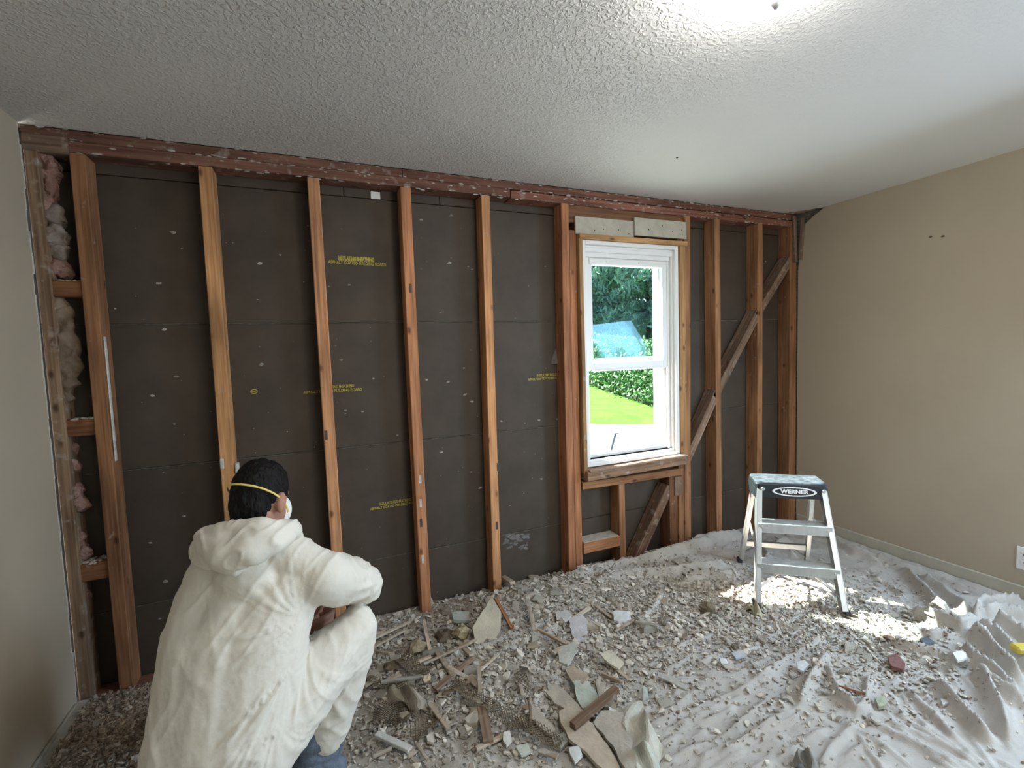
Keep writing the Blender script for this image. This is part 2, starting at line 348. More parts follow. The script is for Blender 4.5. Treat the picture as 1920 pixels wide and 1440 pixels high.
# ------------------------------------------------------------------ back wall: outer skin, sheathing panels, framing
wb_bm = bmesh.new()
for lo, hi in (((XL-.1, .112, -.1), (1.80, .13, 2.3)), ((2.455, .112, -.1), (XR+.1, .13, 2.3)), ((1.80, .112, -.1), (2.455, .13, .64)), ((1.80, .112, 1.90), (2.455, .13, 2.3))):
    add_box(wb_bm, lo, hi)
wb = bmobj('wall_back', wb_bm, mat('old_siding', (.30, .28, .25), .8, nscale=6, namp=.2)); struct(wb, 'back wall stripped to bare studs and black sheathing', 'wall')
def panel(x0, x1, z0, z1, tone=1.0):
    j = random.uniform(-.0015, .0015)
    o = box('sheathing_panel', (x0+.0012, .096+j, z0+.0016), (x1-.0012, .111, z1-.0016), SHEATH, wb, .0022)
    return o
rows = [(-.06, .292), (.292, .872), (.872, 1.472), (1.472, 2.064), (2.064, 2.25)]
panels = {}
for ri, (z0, z1) in enumerate(rows):
    cuts = [XL-.05, .83 if ri % 2 else 1.235, 1.80]
    if ri == 4: cuts = [XL-.05, .56, 1.02, 1.80]
    for a, b in zip(cuts[:-1], cuts[1:]): panels[(ri, round(a, 2))] = panel(a, b, z0, z1)
    for a, b in ((2.455, 2.80 if ri % 2 else 3.17), (2.80 if ri % 2 else 3.17, XR+.02)): panel(a, b, z0, z1)
panel(1.80, 2.455, -.06, .292); panel(1.80, 2.455, .292, .63); panel(1.80, 2.455, 1.90, 2.25)
LIP = mat('frayed_board_edge', (.19, .175, .15), .9, nscale=30, namp=.6)
for z_ in (.292, .872, 1.472):
    for a_, b_ in ((XL, 1.80), (2.455, XR)):
        bm = bmesh.new(); x_ = a_
        while x_ < b_-.01:
            x2 = min(b_, x_+random.uniform(.05, .16)); dz = random.uniform(-.0012, .0012); add_box(bm, (x_, .0935, z_+dz-.0012), (x2, .098, z_+dz+.0014)); x_ = x2
        o = bmobj('frayed_seam', bm, LIP, wb); o['kind'] = 'stuff'
# printed lettering on the sheathing
def text_mesh(name, s, size, material, parent, matrix, extrude=.0004, bold=0.0):
    cu = bpy.data.curves.new(name, 'FONT'); cu.body = s; cu.size = size; cu.extrude = extrude; cu.align_x = 'CENTER'; cu.align_y = 'CENTER'; cu.offset = bold
    tmp = bpy.data.objects.new('tmp', cu); COL.objects.link(tmp)
    dg = bpy.context.evaluated_depsgraph_get(); me = bpy.data.meshes.new_from_object(tmp.evaluated_get(dg))
    bpy.data.objects.remove(tmp); bpy.data.curves.remove(cu)
    o = bpy.data.objects.new(name, me); COL.objects.link(o); me.materials.clear(); me.materials.append(material)
    o.parent = parent; o.matrix_world = matrix; o.matrix_parent_inverse = Matrix.Identity(4) if parent is None or parent.matrix_world == Matrix.Identity(4) else parent.matrix_world.inverted()
    return o
def wall_text(s, px, py, width_px, size, y=.0942, par=None, rotdeg=0, bold=.0006, squeeze=1.0):
    p = onY(px, py, y); a = onY(px-width_px/2, py, y); b = onY(px+width_px/2, py, y)
    o = text_mesh('printed_lettering', s, size, INKY, par, Matrix.Translation(p) @ Matrix.Rotation(math.radians(90), 4, 'X') @ Matrix.Rotation(math.radians(rotdeg), 4, 'Z'), bold=bold)
    wd = max(v.co.x for v in o.data.vertices) - min(v.co.x for v in o.data.vertices)
    k = (b-a).length/wd
    for v in o.data.vertices: v.co.x *= k
    return o
PA = panels[(3, round(XL-.05, 2))]; PB = panels[(2, round(XL-.05, 2))]; PC = panels[(1, round(XL-.05, 2))]; PD = panels[(2, 1.24)]
wall_text('INSULATING SHEATHING', 668, 486, 68, .026, par=PA, rotdeg=-1, bold=.0022)
wall_text('ASPHALT COATED BUILDING BOARD', 671, 494, 108, .020, par=PA, rotdeg=-1)
wall_text('INSULATING SHEATHING', 634, 725, 60, .020, par=PB, rotdeg=0)
wall_text('ASPHALT COATED BUILDING BOARD', 625, 733, 110, .017, par=PB, rotdeg=0)
wall_text('INSULATING SHEATHING', 742, 941, 60, .020, par=PC, rotdeg=0)
wall_text('ASPHALT COATED BUILDING BOARD', 740, 948, 90, .015, par=PC, rotdeg=0)
wall_text('INSULATING SHEATHING', 1030, 703, 46, .020, par=PD)
wall_text('ASPHALT COATED BUILDING BOARD', 1022, 710, 62, .017, par=PD)
p = onY(476, 734, .095)
bm = bmesh.new(); tube(bm, [p+Vector((.014*math.cos(a), 0, .009*math.sin(a))) for a in np.linspace(0, 2*math.pi, 17)], .0016, 6, False)
bmobj('oval_stamp', bm, INKY, PB)
wall_text('UL', 476, 734, 9, .010, par=PB)

# studs (front face on y = 0)
SD = .094
def stud(x0t, x0b, wdt, zt=2.103, zb=-.03, yf=0.0, col=(1, 1, 1), m=None, name='stud', depth=SD):
    return board(name, (x0b+wdt/2, yf+depth/2, zb), (x0t+wdt/2, yf+depth/2, zt), wdt, depth, m or WOOD, wb, col=col, warp=random.uniform(-.003, .003))
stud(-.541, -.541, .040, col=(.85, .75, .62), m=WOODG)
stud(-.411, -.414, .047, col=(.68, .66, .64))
stud(-.003, -.008, .050, col=(1.25, 1.32, 1.2))
stud(.404, .409, .050, col=(1.3, 1.32, 1.35))
stud(.808, .814, .049, col=(1.2, 1.12, 1.12))
stud(1.212, 1.198, .046, col=(1.3, 1.35, 1.3))
stud(1.670, 1.660, .046, col=(.95, .85, .85))
stud(1.719, 1.712, .045, zt=1.965, yf=.008, col=(.9, .8, .78), name='trimmer_stud', depth=.086)
stud(2.479, 2.468, .043, zt=1.965, yf=.010, col=(.85, .85, .85), name='trimmer_stud', depth=.084)
stud(2.525, 2.512, .050, col=(.8, .8, .8))
stud(2.772, 2.782, .046, col=(.82, .85, .85))
stud(3.152, 3.150, .047, col=(.8, .82, .8))
stud(3.462, 3.468, .066, col=(.62, .60, .58))
# plates
board('top_plate', (XL, .047, 2.126), (1.37, .047, 2.126), .041, SD, WOODP, wb, col=(1, 1, 1))
board('top_plate', (1.375, .047, 2.122), (XR-.02, .047, 2.122), .041, SD, WOODP, wb, col=(1.25, 1.1, 1.1))
board('top_plate', (XL, .050, 2.168), (.82, .050, 2.168), .040, SD, WOODP, wb, col=(.8, .8, .8))
board('top_plate', (.823, .050, 2.168), (XR-.02, .050, 2.168), .040, SD, WOODP, wb, col=(1.0, .95, .95))
tp = board('top_plate', (XL+.003, .046, 2.127), (-.41, .046, 2.127), .062, .098, WOODG, wb, col=(.55, .5, .45)); tp['label'] = 'weathered grey end of the top plate'
board('bottom_plate', (XL, .047, -.030), (XR-.02, .047, -.030), .040, SD, WOODP, wb, col=(1.0, 1.0, 1.0))
# left bay blocks
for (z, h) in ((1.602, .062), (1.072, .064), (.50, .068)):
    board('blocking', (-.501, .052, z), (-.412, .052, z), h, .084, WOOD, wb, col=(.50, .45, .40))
for z_, h_ in ((1.6335, .001), (1.1045, .004), (.5345, .007)):
    vv, ff = [], []
    for k in range(26):
        v, f = blob_verts((random.uniform(-.495, -.418), random.uniform(.012, .085), z_), random.uniform(.006, .012), RNG, squash=(1.2, 1, .35+h_*40)); ff += [tuple(i+len(vv) for i in t) for t in f]; vv += list(v)
    o = newmesh('plaster_dust', vv, ff, CRUMB, wb); o['kind'] = 'stuff'
# header pieces above the window
board('header', (1.716, .052, 2.055), (2.525, .052, 2.055), .095, .086, WOOD, wb, col=(.42, .42, .45))
board('header', (1.766, .056, 1.985), (2.479, .056, 1.985), .045, .080, WOOD, wb, col=(.5, .5, .5))
DWSTRIP = mat('drywall_offcut', (.47, .44, .36), .8, nscale=20, namp=.18)
for (q0, q1, yy, lb) in (((1078, 405), (1188, 446), -.004, 'beige drywall strip over the window, left piece'), ((1187, 409), (1284, 449), -.016, 'beige drywall strip over the window, right piece')):
    a = onY(*q0); b = onY(*q1)
    if yy < -.01: b = onY(1284, 447)
    zt_, zb_ = (2.041, 1.945) if yy > -.01 else (2.060, 1.958)
    o = box('drywall_strip', (a.x, yy, zb_), (b.x, yy+.012, zt_), DWSTRIP, wb, .0015); o['label'] = lb
    for k in range(4):
        bm = bmesh.new(); bmesh.ops.create_icosphere(bm, subdivisions=1, radius=.0045)
        cx = a.x+(b.x-a.x)*(.3+.2*k+random.uniform(-.05, .05)); cz = random.uniform(zb_+.02, zt_-.015)
        for v in bm.verts: v.co = Vector((v.co.x+cx, v.co.y*.5+yy, v.co.z+cz))
        bmobj('nail_hole', bm, BACK, o)
# window rough framing and wood casing
board('rough_sill', (1.766, .05, .524), (2.505, .05, .512), .044, .09, WOOD, wb, col=(.85, .85, .82))
for (x, zt, zb, wd, cl, yf) in ((2.010, .50, -.03, .044, (.85, .85, .85), 0), (2.392, .49, .03, .040, (.42, .38, .38), .0), (2.440, .49, -.03, .038, (.55, .5, .48), .02)):
    stud(x, x, wd, zt=zt, zb=zb, yf=yf, col=cl, name='cripple_stud', depth=SD-yf)
board('sill_patch', (2.455, .0, .37), (2.455, .0, .49), .06, .02, WOODG, wb, col=(.75, .68, .6))
board('blocking', (1.760, .045, .158), (2.008, .045, .158), .064, .096, WOOD, wb, col=(.95, .9, .88))
bm = bmesh.new(); add_box(bm, (1.765, .0, .190), (2.004, .09, .1935), .001); bmobj('plaster_dust', bm, CRUMB, wb)
# let-in diagonal bracing, one piece between each pair of studs
def brace(p0, p1, wd, col=(1, 1, 1), m=WOODG, dep=.088):
    return board('diagonal_brace', (p0[0], dep/2+.003, p0[1]), (p1[0], dep/2+.003, p1[1]), wd, dep, m, wb, col=col)
brace((2.54, .575), (2.80, 1.005), .052, (.95, .85, .78))
brace((2.775, .968), (3.175, 1.522), .052, (.95, .85, .78))
brace((3.155, 1.495), (3.50, 1.905), .052, (.8, .7, .65))
brace((2.125, -.02), (2.40, .43), .060, (.8, .65, .58))
# leftover scraps on the frame
a = onY(215, 640); b = onY(242, 880)
board('drywall_remnant', (-.3615, .02, .93), (-.3615, .02, 1.42), .006, .02, DRYEDGE, wb)
for q in ((418, 870), (446, 878)):
    p = onY(*q, .01); box('drywall_remnant', (p.x-.009, -.006, p.z-.02), (p.x+.006, .02, p.z+.025), DRYEDGE, wb, .003)
p = onY(704, 367, .088); o = box('paper_tag', (p.x-.022, .086, p.z-.016), (p.x+.022, .0895, p.z+.018), INKW, wb, .001); o['label'] = 'small white tag under the top plate'
for (px, py) in ((788, 898), (789, 943), (790, 980), (793, 1048), (932, 985), (934, 875), (612, 815), (770, 540)):
    p = onY(px, py); box('notch_scar', (p.x-.007, -.0015, p.z-.022), (p.x+.005, .004, p.z+.02), DRYEDGE if px in (788, 789, 793) else BACK, wb, .001)
# torn flap of sheathing paper and grey plaster smear near the window
p = onY(1046, 682, .094)
newmesh('torn_paper_flap', [p+Vector(v) for v in ((-.045, -.002, 0), (.035, -.006, .004), (.028, -.001, .085), (.0, 0, .105), (-.035, -.001, .04), (-.005, -.022, .0))], [(0, 5, 4), (5, 1, 2), (5, 2, 3), (5, 3, 4)], mat('grey_paper', (.13, .12, .105), .8), wb)
# plaster nubs stuck to the sheathing (too many and small to count)
vv, ff = [], []
nubs = [(526, 478), (486, 494), (325, 436), (341, 466), (298, 531), (308, 618), (330, 706), (286, 742), (327, 795), (655, 534), (490, 683), (648, 770), (680, 772), (745, 816), (828, 848), (842, 493), (878, 500), (800, 712), (840, 716), (872, 740), (884, 753), (883, 885), (900, 915), (940, 790), (982, 925), (956, 948), (1015, 898), (640, 675), (870, 690), (345, 968), (282, 1018), (300, 1160), (310, 1090), (820, 1110), (1045, 786), (1010, 788), (885, 505), (846, 404), (790, 412), (1380, 640), (1435, 490), (700, 710)]
for (px, py) in nubs:
    p = onY(px, py, .094); v, f = blob_verts(p, random.uniform(.005, .011), RNG, squash=(1.2, .35, .7)); ff += [tuple(i+len(vv) for i in t) for t in f]; vv += list(v)
for k in range(120):
    x = random.uniform(-.35, 1.65); z = random.uniform(.1, 2.0); v, f = blob_verts((x, .0945, z), random.uniform(.0015, .004), RNG, squash=(1, .3, .7)); ff += [tuple(i+len(vv) for i in t) for t in f]; vv += list(v)
o = newmesh('plaster_nubs', vv, ff, mat('plaster_nub', (.34, .32, .29), .9, island=.4), wb); o['kind'] = 'stuff'
# grey plaster smear low beside the fifth stud
vv, ff = [], []
for k in range(60):
    u, v_ = random.random(), random.random(); px = 945+u*48; py = 1002+v_*26
    if random.random() < .4: py = 1002+random.random()*8
    p = onY(px, py, .0955); v, f = blob_verts(p, random.uniform(.006, .014), RNG, squash=(1.3, .12, .8)); ff += [tuple(i+len(vv) for i in t) for t in f]; vv += list(v)
o = newmesh('plaster_smear', vv, ff, mat('smear', (.17, .16, .15), .9, island=.4), wb); o['kind'] = 'stuff'
# plaster splatter along the plates
vv, ff = [], []
for k in range(420):
    x = random.uniform(XL, XR-.05); z = random.choice((2.147, 2.104, 2.185, 2.13))+random.uniform(-.006, .006)
    v, f = blob_verts((x, .001, z), random.uniform(.002, .008), RNG, squash=(2.2, .35, .6)); ff += [tuple(i+len(vv) for i in t) for t in f]; vv += list(v)
o = newmesh('plaster_splatter', vv, ff, mat('splatter', (.38, .35, .31), .9, island=.5), wb); o['kind'] = 'stuff'
# broken lath and plaster in the knocked-out top right corner
for k, (p0, p1, wd, dp) in enumerate((((3.50, -.012, 1.86), (3.485, -.01, 2.17), .026, .018), ((3.525, -.03, 1.88), (3.515, -.05, 2.15), .03, .016), ((3.44, -.02, 2.195), (3.535, -.12, 2.20), .03, .012), ((3.41, .0, 2.197), (3.53, -.05, 2.20), .03, .012))):
    board('broken_lath', p0, p1, wd, dp, WOODG, wb, col=(.75, .68, .62))

# ------------------------------------------------------------------ window in the back wall
win_bm = bmesh.new()
X0, X1, Z0, Z1 = 1.790, 2.470, .632, 1.915
# outer white frame, stepped
frame_rect(win_bm, 'y', 0, X0, X1, Z0, Z1, .022, -.006, .16)
frame_rect(win_bm, 'y', 0, X0+.022, X1-.022, Z0+.022, Z1-.022, .014, .018, .15)
for lo, hi in (((X0+.03, .03, 1.83), (X1-.03, .12, 1.895)), ((X0+.03, .012, 1.855), (X1-.03, .03, 1.88))): add_box(win_bm, lo, hi, .003)
frame_rect(win_bm, 'y', 0, X0-.03, X1+.03, Z0-.03, Z1+.03, .055, .16, .21)  # unseen outer trim, added to cut the sun patch narrower
win = bmobj('window_1', win_bm, WHITE); struct(win, 'white vinyl sash window with its lower sash pushed up', 'window')
bm = bmesh.new()
for s, x in ((1, X1-.036), ):
    add_box(bm, (x-.018, .035, .66), (x, .050, 1.83), .002); add_box(bm, (x-.026, .070, .66), (x, .082, 1.83), .002); add_box(bm, (x-.012, .1, .66), (x, .14, 1.83), .002)
for x in (X0+.036,):
    add_box(bm, (x, .035, .66), (x+.018, .050, 1.83), .002); add_box(bm, (x, .070, .66), (x+.026, .082, 1.83), .002)
bmobj('sash_track', bm, WHITE, win)
bm = bmesh.new(); frame_rect(bm, 'y', 0, 1.838, 2.428, 1.182, 1.830, .042, .040, .068); add_box(bm, (1.86, .030, 1.79), (2.40, .042, 1.826), .004); add_box(bm, (1.86, .032, 1.176), (2.40, .044, 1.19), .003)
ls = bmobj('lower_sash', bm, WHITE, win); box('pane', (1.875, .052, 1.218), (2.39, .056, 1.795), PANE, ls, 0)
bm = bmesh.new(); frame_rect(bm, 'y', 0, 1.838, 2.428, 1.215, 1.835, .036, .086, .112)
us = bmobj('upper_sash', bm, WHITE, win); box('pane', (1.87, .098, 1.245), (2.396, .102, 1.803), PANE, us, 0)
bm = bmesh.new(); add_box(bm, (1.97, .026, 1.803), (2.05, .034, 1.815), .002); add_box(bm, (2.20, .026, 1.803), (2.28, .034, 1.815), .002); bmobj('vent_latch', bm, WHITE, ls)
bm = bmesh.new(); add_box(bm, (X0+.03, .02, .654), (X1-.03, .14, .668), .003); add_box(bm, (X0+.03, .05, .668), (X1-.03, .075, .688), .003); bmobj('sill_track', bm, WHITE, win)
TRIMW = wood_mat('casing_wood', (.50, .32, .16), (.34, .20, .10), dirt_amt=.1)
board('casing_side', (1.7765, .02, .60), (1.7765, .02, 1.942), .024, .08, TRIMW, win, col=(.75, .7, .65))
board('casing_side', (2.496, .02, .60), (2.498, .02, 1.942), .048, .07, TRIMW, win, col=(.95, .85, .75))
board('casing_head', (1.765, .016, 1.929), (2.522, .016, 1.929), .026, .09, TRIMW, win, col=(1.05, .95, .85))
board('window_stool', (1.770, .005, .590), (2.500, .005, .600), .056, .10, WOODG, win, col=(1.0, .82, .68))
board('window_stool', (1.785, -.018, .618), (2.49, -.018, .630), .012, .07, WOODG, win, col=(1.3, 1.2, 1.1))

# ------------------------------------------------------------------ ceiling lamp
LX, LY, _z = onZ(1455, 4, HC-.115)
lamp = empty('ceiling_light', (LX, LY, HC)); tag(lamp, 'bright round white dome lamp on the ceiling', 'lamp')
EM = bpy.data.materials.new('lit_glass_shade'); EM.use_nodes = True
b = EM.node_tree.nodes['Principled BSDF']; b.inputs['Base Color'].default_value = (.9, .9, .9, 1); b.inputs['Emission Color'].default_value = (1.0, .975, .94, 1); b.inputs['Emission Strength'].default_value = LAMP_STRENGTH
def lathe(bm, prof, c, n=36):
    rings = []
    for r, z in prof: rings.append([bm.verts.new((c[0]+r*math.cos(2*math.pi*k/n), c[1]+r*math.sin(2*math.pi*k/n), c[2]+z)) for k in range(n)] if r > 1e-5 else [bm.verts.new((c[0], c[1], c[2]+z))])
    for a, b_ in zip(rings[:-1], rings[1:]):
        for k in range(n):
            q = [a[k % len(a)], a[(k+1) % len(a)], b_[(k+1) % len(b_)], b_[k % len(b_)]]
            u = []
            for v in q:
                if v not in u: u.append(v)
            if len(u) > 2: bm.faces.new(u)
LC = (LX, LY, HC)
bm = bmesh.new(); lathe(bm, [(.158, -.006), (.160, -.02), (.148, -.05), (.115, -.078), (.06, -.096), (0, -.10)], LC); adopt(lamp, bmobj('glass_shade', bm, EM, None, True))
NICKEL = mat('brushed_nickel', (.5, .5, .5), .35, metal=.8)
bm = bmesh.new(); lathe(bm, [(0, 0), (.150, 0), (.150, -.010), (.14, -.013), (0, -.013)], LC); adopt(lamp, bmobj('base_ring', bm, WHITE, None))
bm = bmesh.new(); lathe(bm, [(.012, -.100), (.014, -.112), (.009, -.122), (.004, -.13), (0, -.131)], LC, 14); adopt(lamp, bmobj('finial', bm, NICKEL, None, True))

# outlet on the right wall
op = onX(1915, 1046)
ol = empty('wall_outlet', (XR, op.y-.012, op.z)); tag(ol, 'white electrical outlet low on the right wall', 'outlet')
oc = op.y-.018
bm = bmesh.new(); add_box(bm, (XR-.006, oc-.035, op.z-.057), (XR, oc+.035, op.z+.057), .003); adopt(ol, bmobj('cover_plate', bm, WHITE, None))
for dz in (-.02, .02):
    bm = bmesh.new(); add_box(bm, (XR-.009, oc-.017, op.z+dz-.014), (XR-.005, oc+.017, op.z+dz+.014), .003); s = bmobj('socket', bm, WHITE, None); adopt(ol, s)
    bm = bmesh.new()
    for dy in (-.007, .007): add_box(bm, (XR-.0098, oc+dy-.0012, op.z+dz-.005), (XR-.0088, oc+dy+.0012, op.z+dz+.006))
    q = bmobj('slot', bm, BACK, s)

# ------------------------------------------------------------------ blob builder (union of tapered capsules, voxel remeshed)
def capsule(vv, ff, p0, r0, p1, r1, n=14, m=5, sq=None):
    p0 = np.array(p0, float); p1 = np.array(p1, float); d = p1-p0; L = np.linalg.norm(d)
    z = d/L if L > 1e-6 else np.array([0, 0, 1.0]); a = np.cross(z, [0.3, .9, .2]); a /= np.linalg.norm(a); b = np.cross(z, a)
    prof = [(r0*math.cos(t), -r0*math.sin(t), 0) for t in np.linspace(math.pi/2, 0, m)] + [(r1*math.cos(t), r1*math.sin(t), 1) for t in np.linspace(0, math.pi/2, m)]
    base = len(vv)
    for r, h, e in prof:
        c = (p0 if e == 0 else p1) + z*h; r = max(r, 1e-4)
        for k in range(n): vv.append(c + (a*math.cos(2*math.pi*k/n)+b*math.sin(2*math.pi*k/n))*r)
    R_ = len(prof)
    for i in range(R_-1):
        for k in range(n): ff.append((base+i*n+k, base+i*n+(k+1) % n, base+(i+1)*n+(k+1) % n, base+(i+1)*n+k))
    ff.append(tuple(base+k for k in range(n))[::-1]); ff.append(tuple(base+(R_-1)*n+k for k in range(n)))
def ellipsoid(vv, ff, c, ax, rad, n=20, m=12):
    """ax: 3 unit axes, rad: 3 radii"""
    ax = np.array(ax, float); base = len(vv); c = np.array(c, float)
    for i in range(m+1):
        t = math.pi*(i/m)*.998+.003
        for k in range(n):
            u = 2*math.pi*k/n; q = np.array([math.sin(t)*math.cos(u)*rad[0], math.sin(t)*math.sin(u)*rad[1], math.cos(t)*rad[2]])
            vv.append(c + q@ax)
    for i in range(m):
        for k in range(n): ff.append((base+i*n+k, base+(i+1)*n+k, base+(i+1)*n+(k+1) % n, base+i*n+(k+1) % n))
    ff.append(tuple(base+k for k in range(n))); ff.append(tuple(base+m*n+k for k in range(n))[::-1])
def remeshed(name, vv, ff, voxel, material, parent=None, smooth_it=6, fac=.5, disp=None):
    o = newmesh(name+'_raw', vv, ff)
    md = o.modifiers.new('r', 'REMESH'); md.mode = 'VOXEL'; md.voxel_size = voxel
    if smooth_it:
        ms = o.modifiers.new('s', 'SMOOTH'); ms.iterations = smooth_it; ms.factor = fac
    dg = bpy.context.evaluated_depsgraph_get(); me = bpy.data.meshes.new_from_object(o.evaluated_get(dg)); me.name = name
    old = o.data; bpy.data.objects.remove(o); bpy.data.meshes.remove(old)
    if disp:
        n = len(me.vertices); co = np.empty(n*3); me.vertices.foreach_get('co', co); co = co.reshape(-1, 3)
        no = np.empty(n*3); me.vertex_normals.foreach_get('vector', no); no = no.reshape(-1, 3)
        co = disp(co, no); me.vertices.foreach_set('co', co.ravel()); me.update()
    me.materials.clear(); me.materials.append(material)
    me.polygons.foreach_set('use_smooth', [True]*len(me.polygons))
    o = bpy.data.objects.new(name, me); COL.objects.link(o)
    if parent: adopt(parent, o)
    return o

# ------------------------------------------------------------------ insulation in the left bay
def lump(name, items, material, label, cat, voxel=.005, amp=.012, fr=28, seed=1):
    vv, ff = [], []
    for (px, py, y, rx, rz) in items:
        p = onY(px, py, y); ellipsoid(vv, ff, p, np.eye(3), (rx, .026, rz))
    def dsp(co, no):
        d = fbm(co[:, 0]*fr+co[:, 1]*fr*.7, co[:, 2]*fr+co[:, 1]*fr, seed, 4)*amp*1.6
        cr = 1-np.abs(fbm(co[:, 0]*fr*.6+co[:, 2]*9, co[:, 2]*fr*.7-co[:, 0]*14, seed+5, 2))*3.2
        d = d + np.clip(cr, 0, 1)*amp*.9
        q = co + no*d[:, None]
        q[:, 1] = np.clip(q[:, 1], .004, .093); return q
    return tag(remeshed(name, vv, ff, voxel, material, None, 2, .5, dsp), label, cat)
lump('insulation_batt', [(88, 305, .05, .026, .05), (92, 340, .045, .026, .06), (90, 375, .05, .024, .05)], PINK, 'pink insulation batt at the top of the left stud bay', 'insulation', seed=2)
lump('insulation_batt', [(100, 410, .05, .024, .03), (110, 440, .045, .034, .045), (108, 470, .05, .034, .03)], GREYPAPER, 'grey crumpled insulation paper above the top block of the left bay', 'insulation', amp=.016, fr=34, seed=4)
lump('insulation_batt', [(105, 500, .05, .03, .03), (122, 512, .055, .022, .018)], PINK, 'small pink insulation scrap resting on the top block of the left bay', 'insulation', seed=6)
lump('insulation_batt', [(106, 575, .05, .02, .03), (112, 595, .05, .028, .04), (118, 615, .045, .034, .05), (124, 640, .04, .040, .06), (128, 665, .04, .042, .06), (130, 690, .04, .040, .06), (128, 712, .04, .034, .05), (122, 735, .05, .024, .05), (120, 760, .05, .02, .04)], KRAFT, 'brown kraft paper insulation between the top and middle blocks', 'insulation', voxel=.0045, amp=.017, fr=15, seed=8)
lump('insulation_batt', [(128, 850, .05, .016, .035), (134, 870, .05, .018, .03)], PINK, 'pink insulation tuft just below the middle block of the left bay', 'insulation', seed=10)
lump('insulation_batt', [(140, 925, .05, .02, .045), (152, 945, .045, .022, .03)], PINK, 'pale pink insulation tuft halfway between the middle and lowest blocks', 'insulation', seed=12)
lump('insulation_batt', [(148, 1010, .05, .02, .035), (158, 1030, .05, .020, .028)], PINK, 'pink insulation tuft just above the lowest block of the left bay', 'insulation', seed=14)
lump('insulation_batt', [(152, 1110, .055, .014, .05), (154, 1145, .055, .012, .03)], PINK, 'thin pink insulation tuft below the lowest block of the left bay', 'insulation', seed=16)

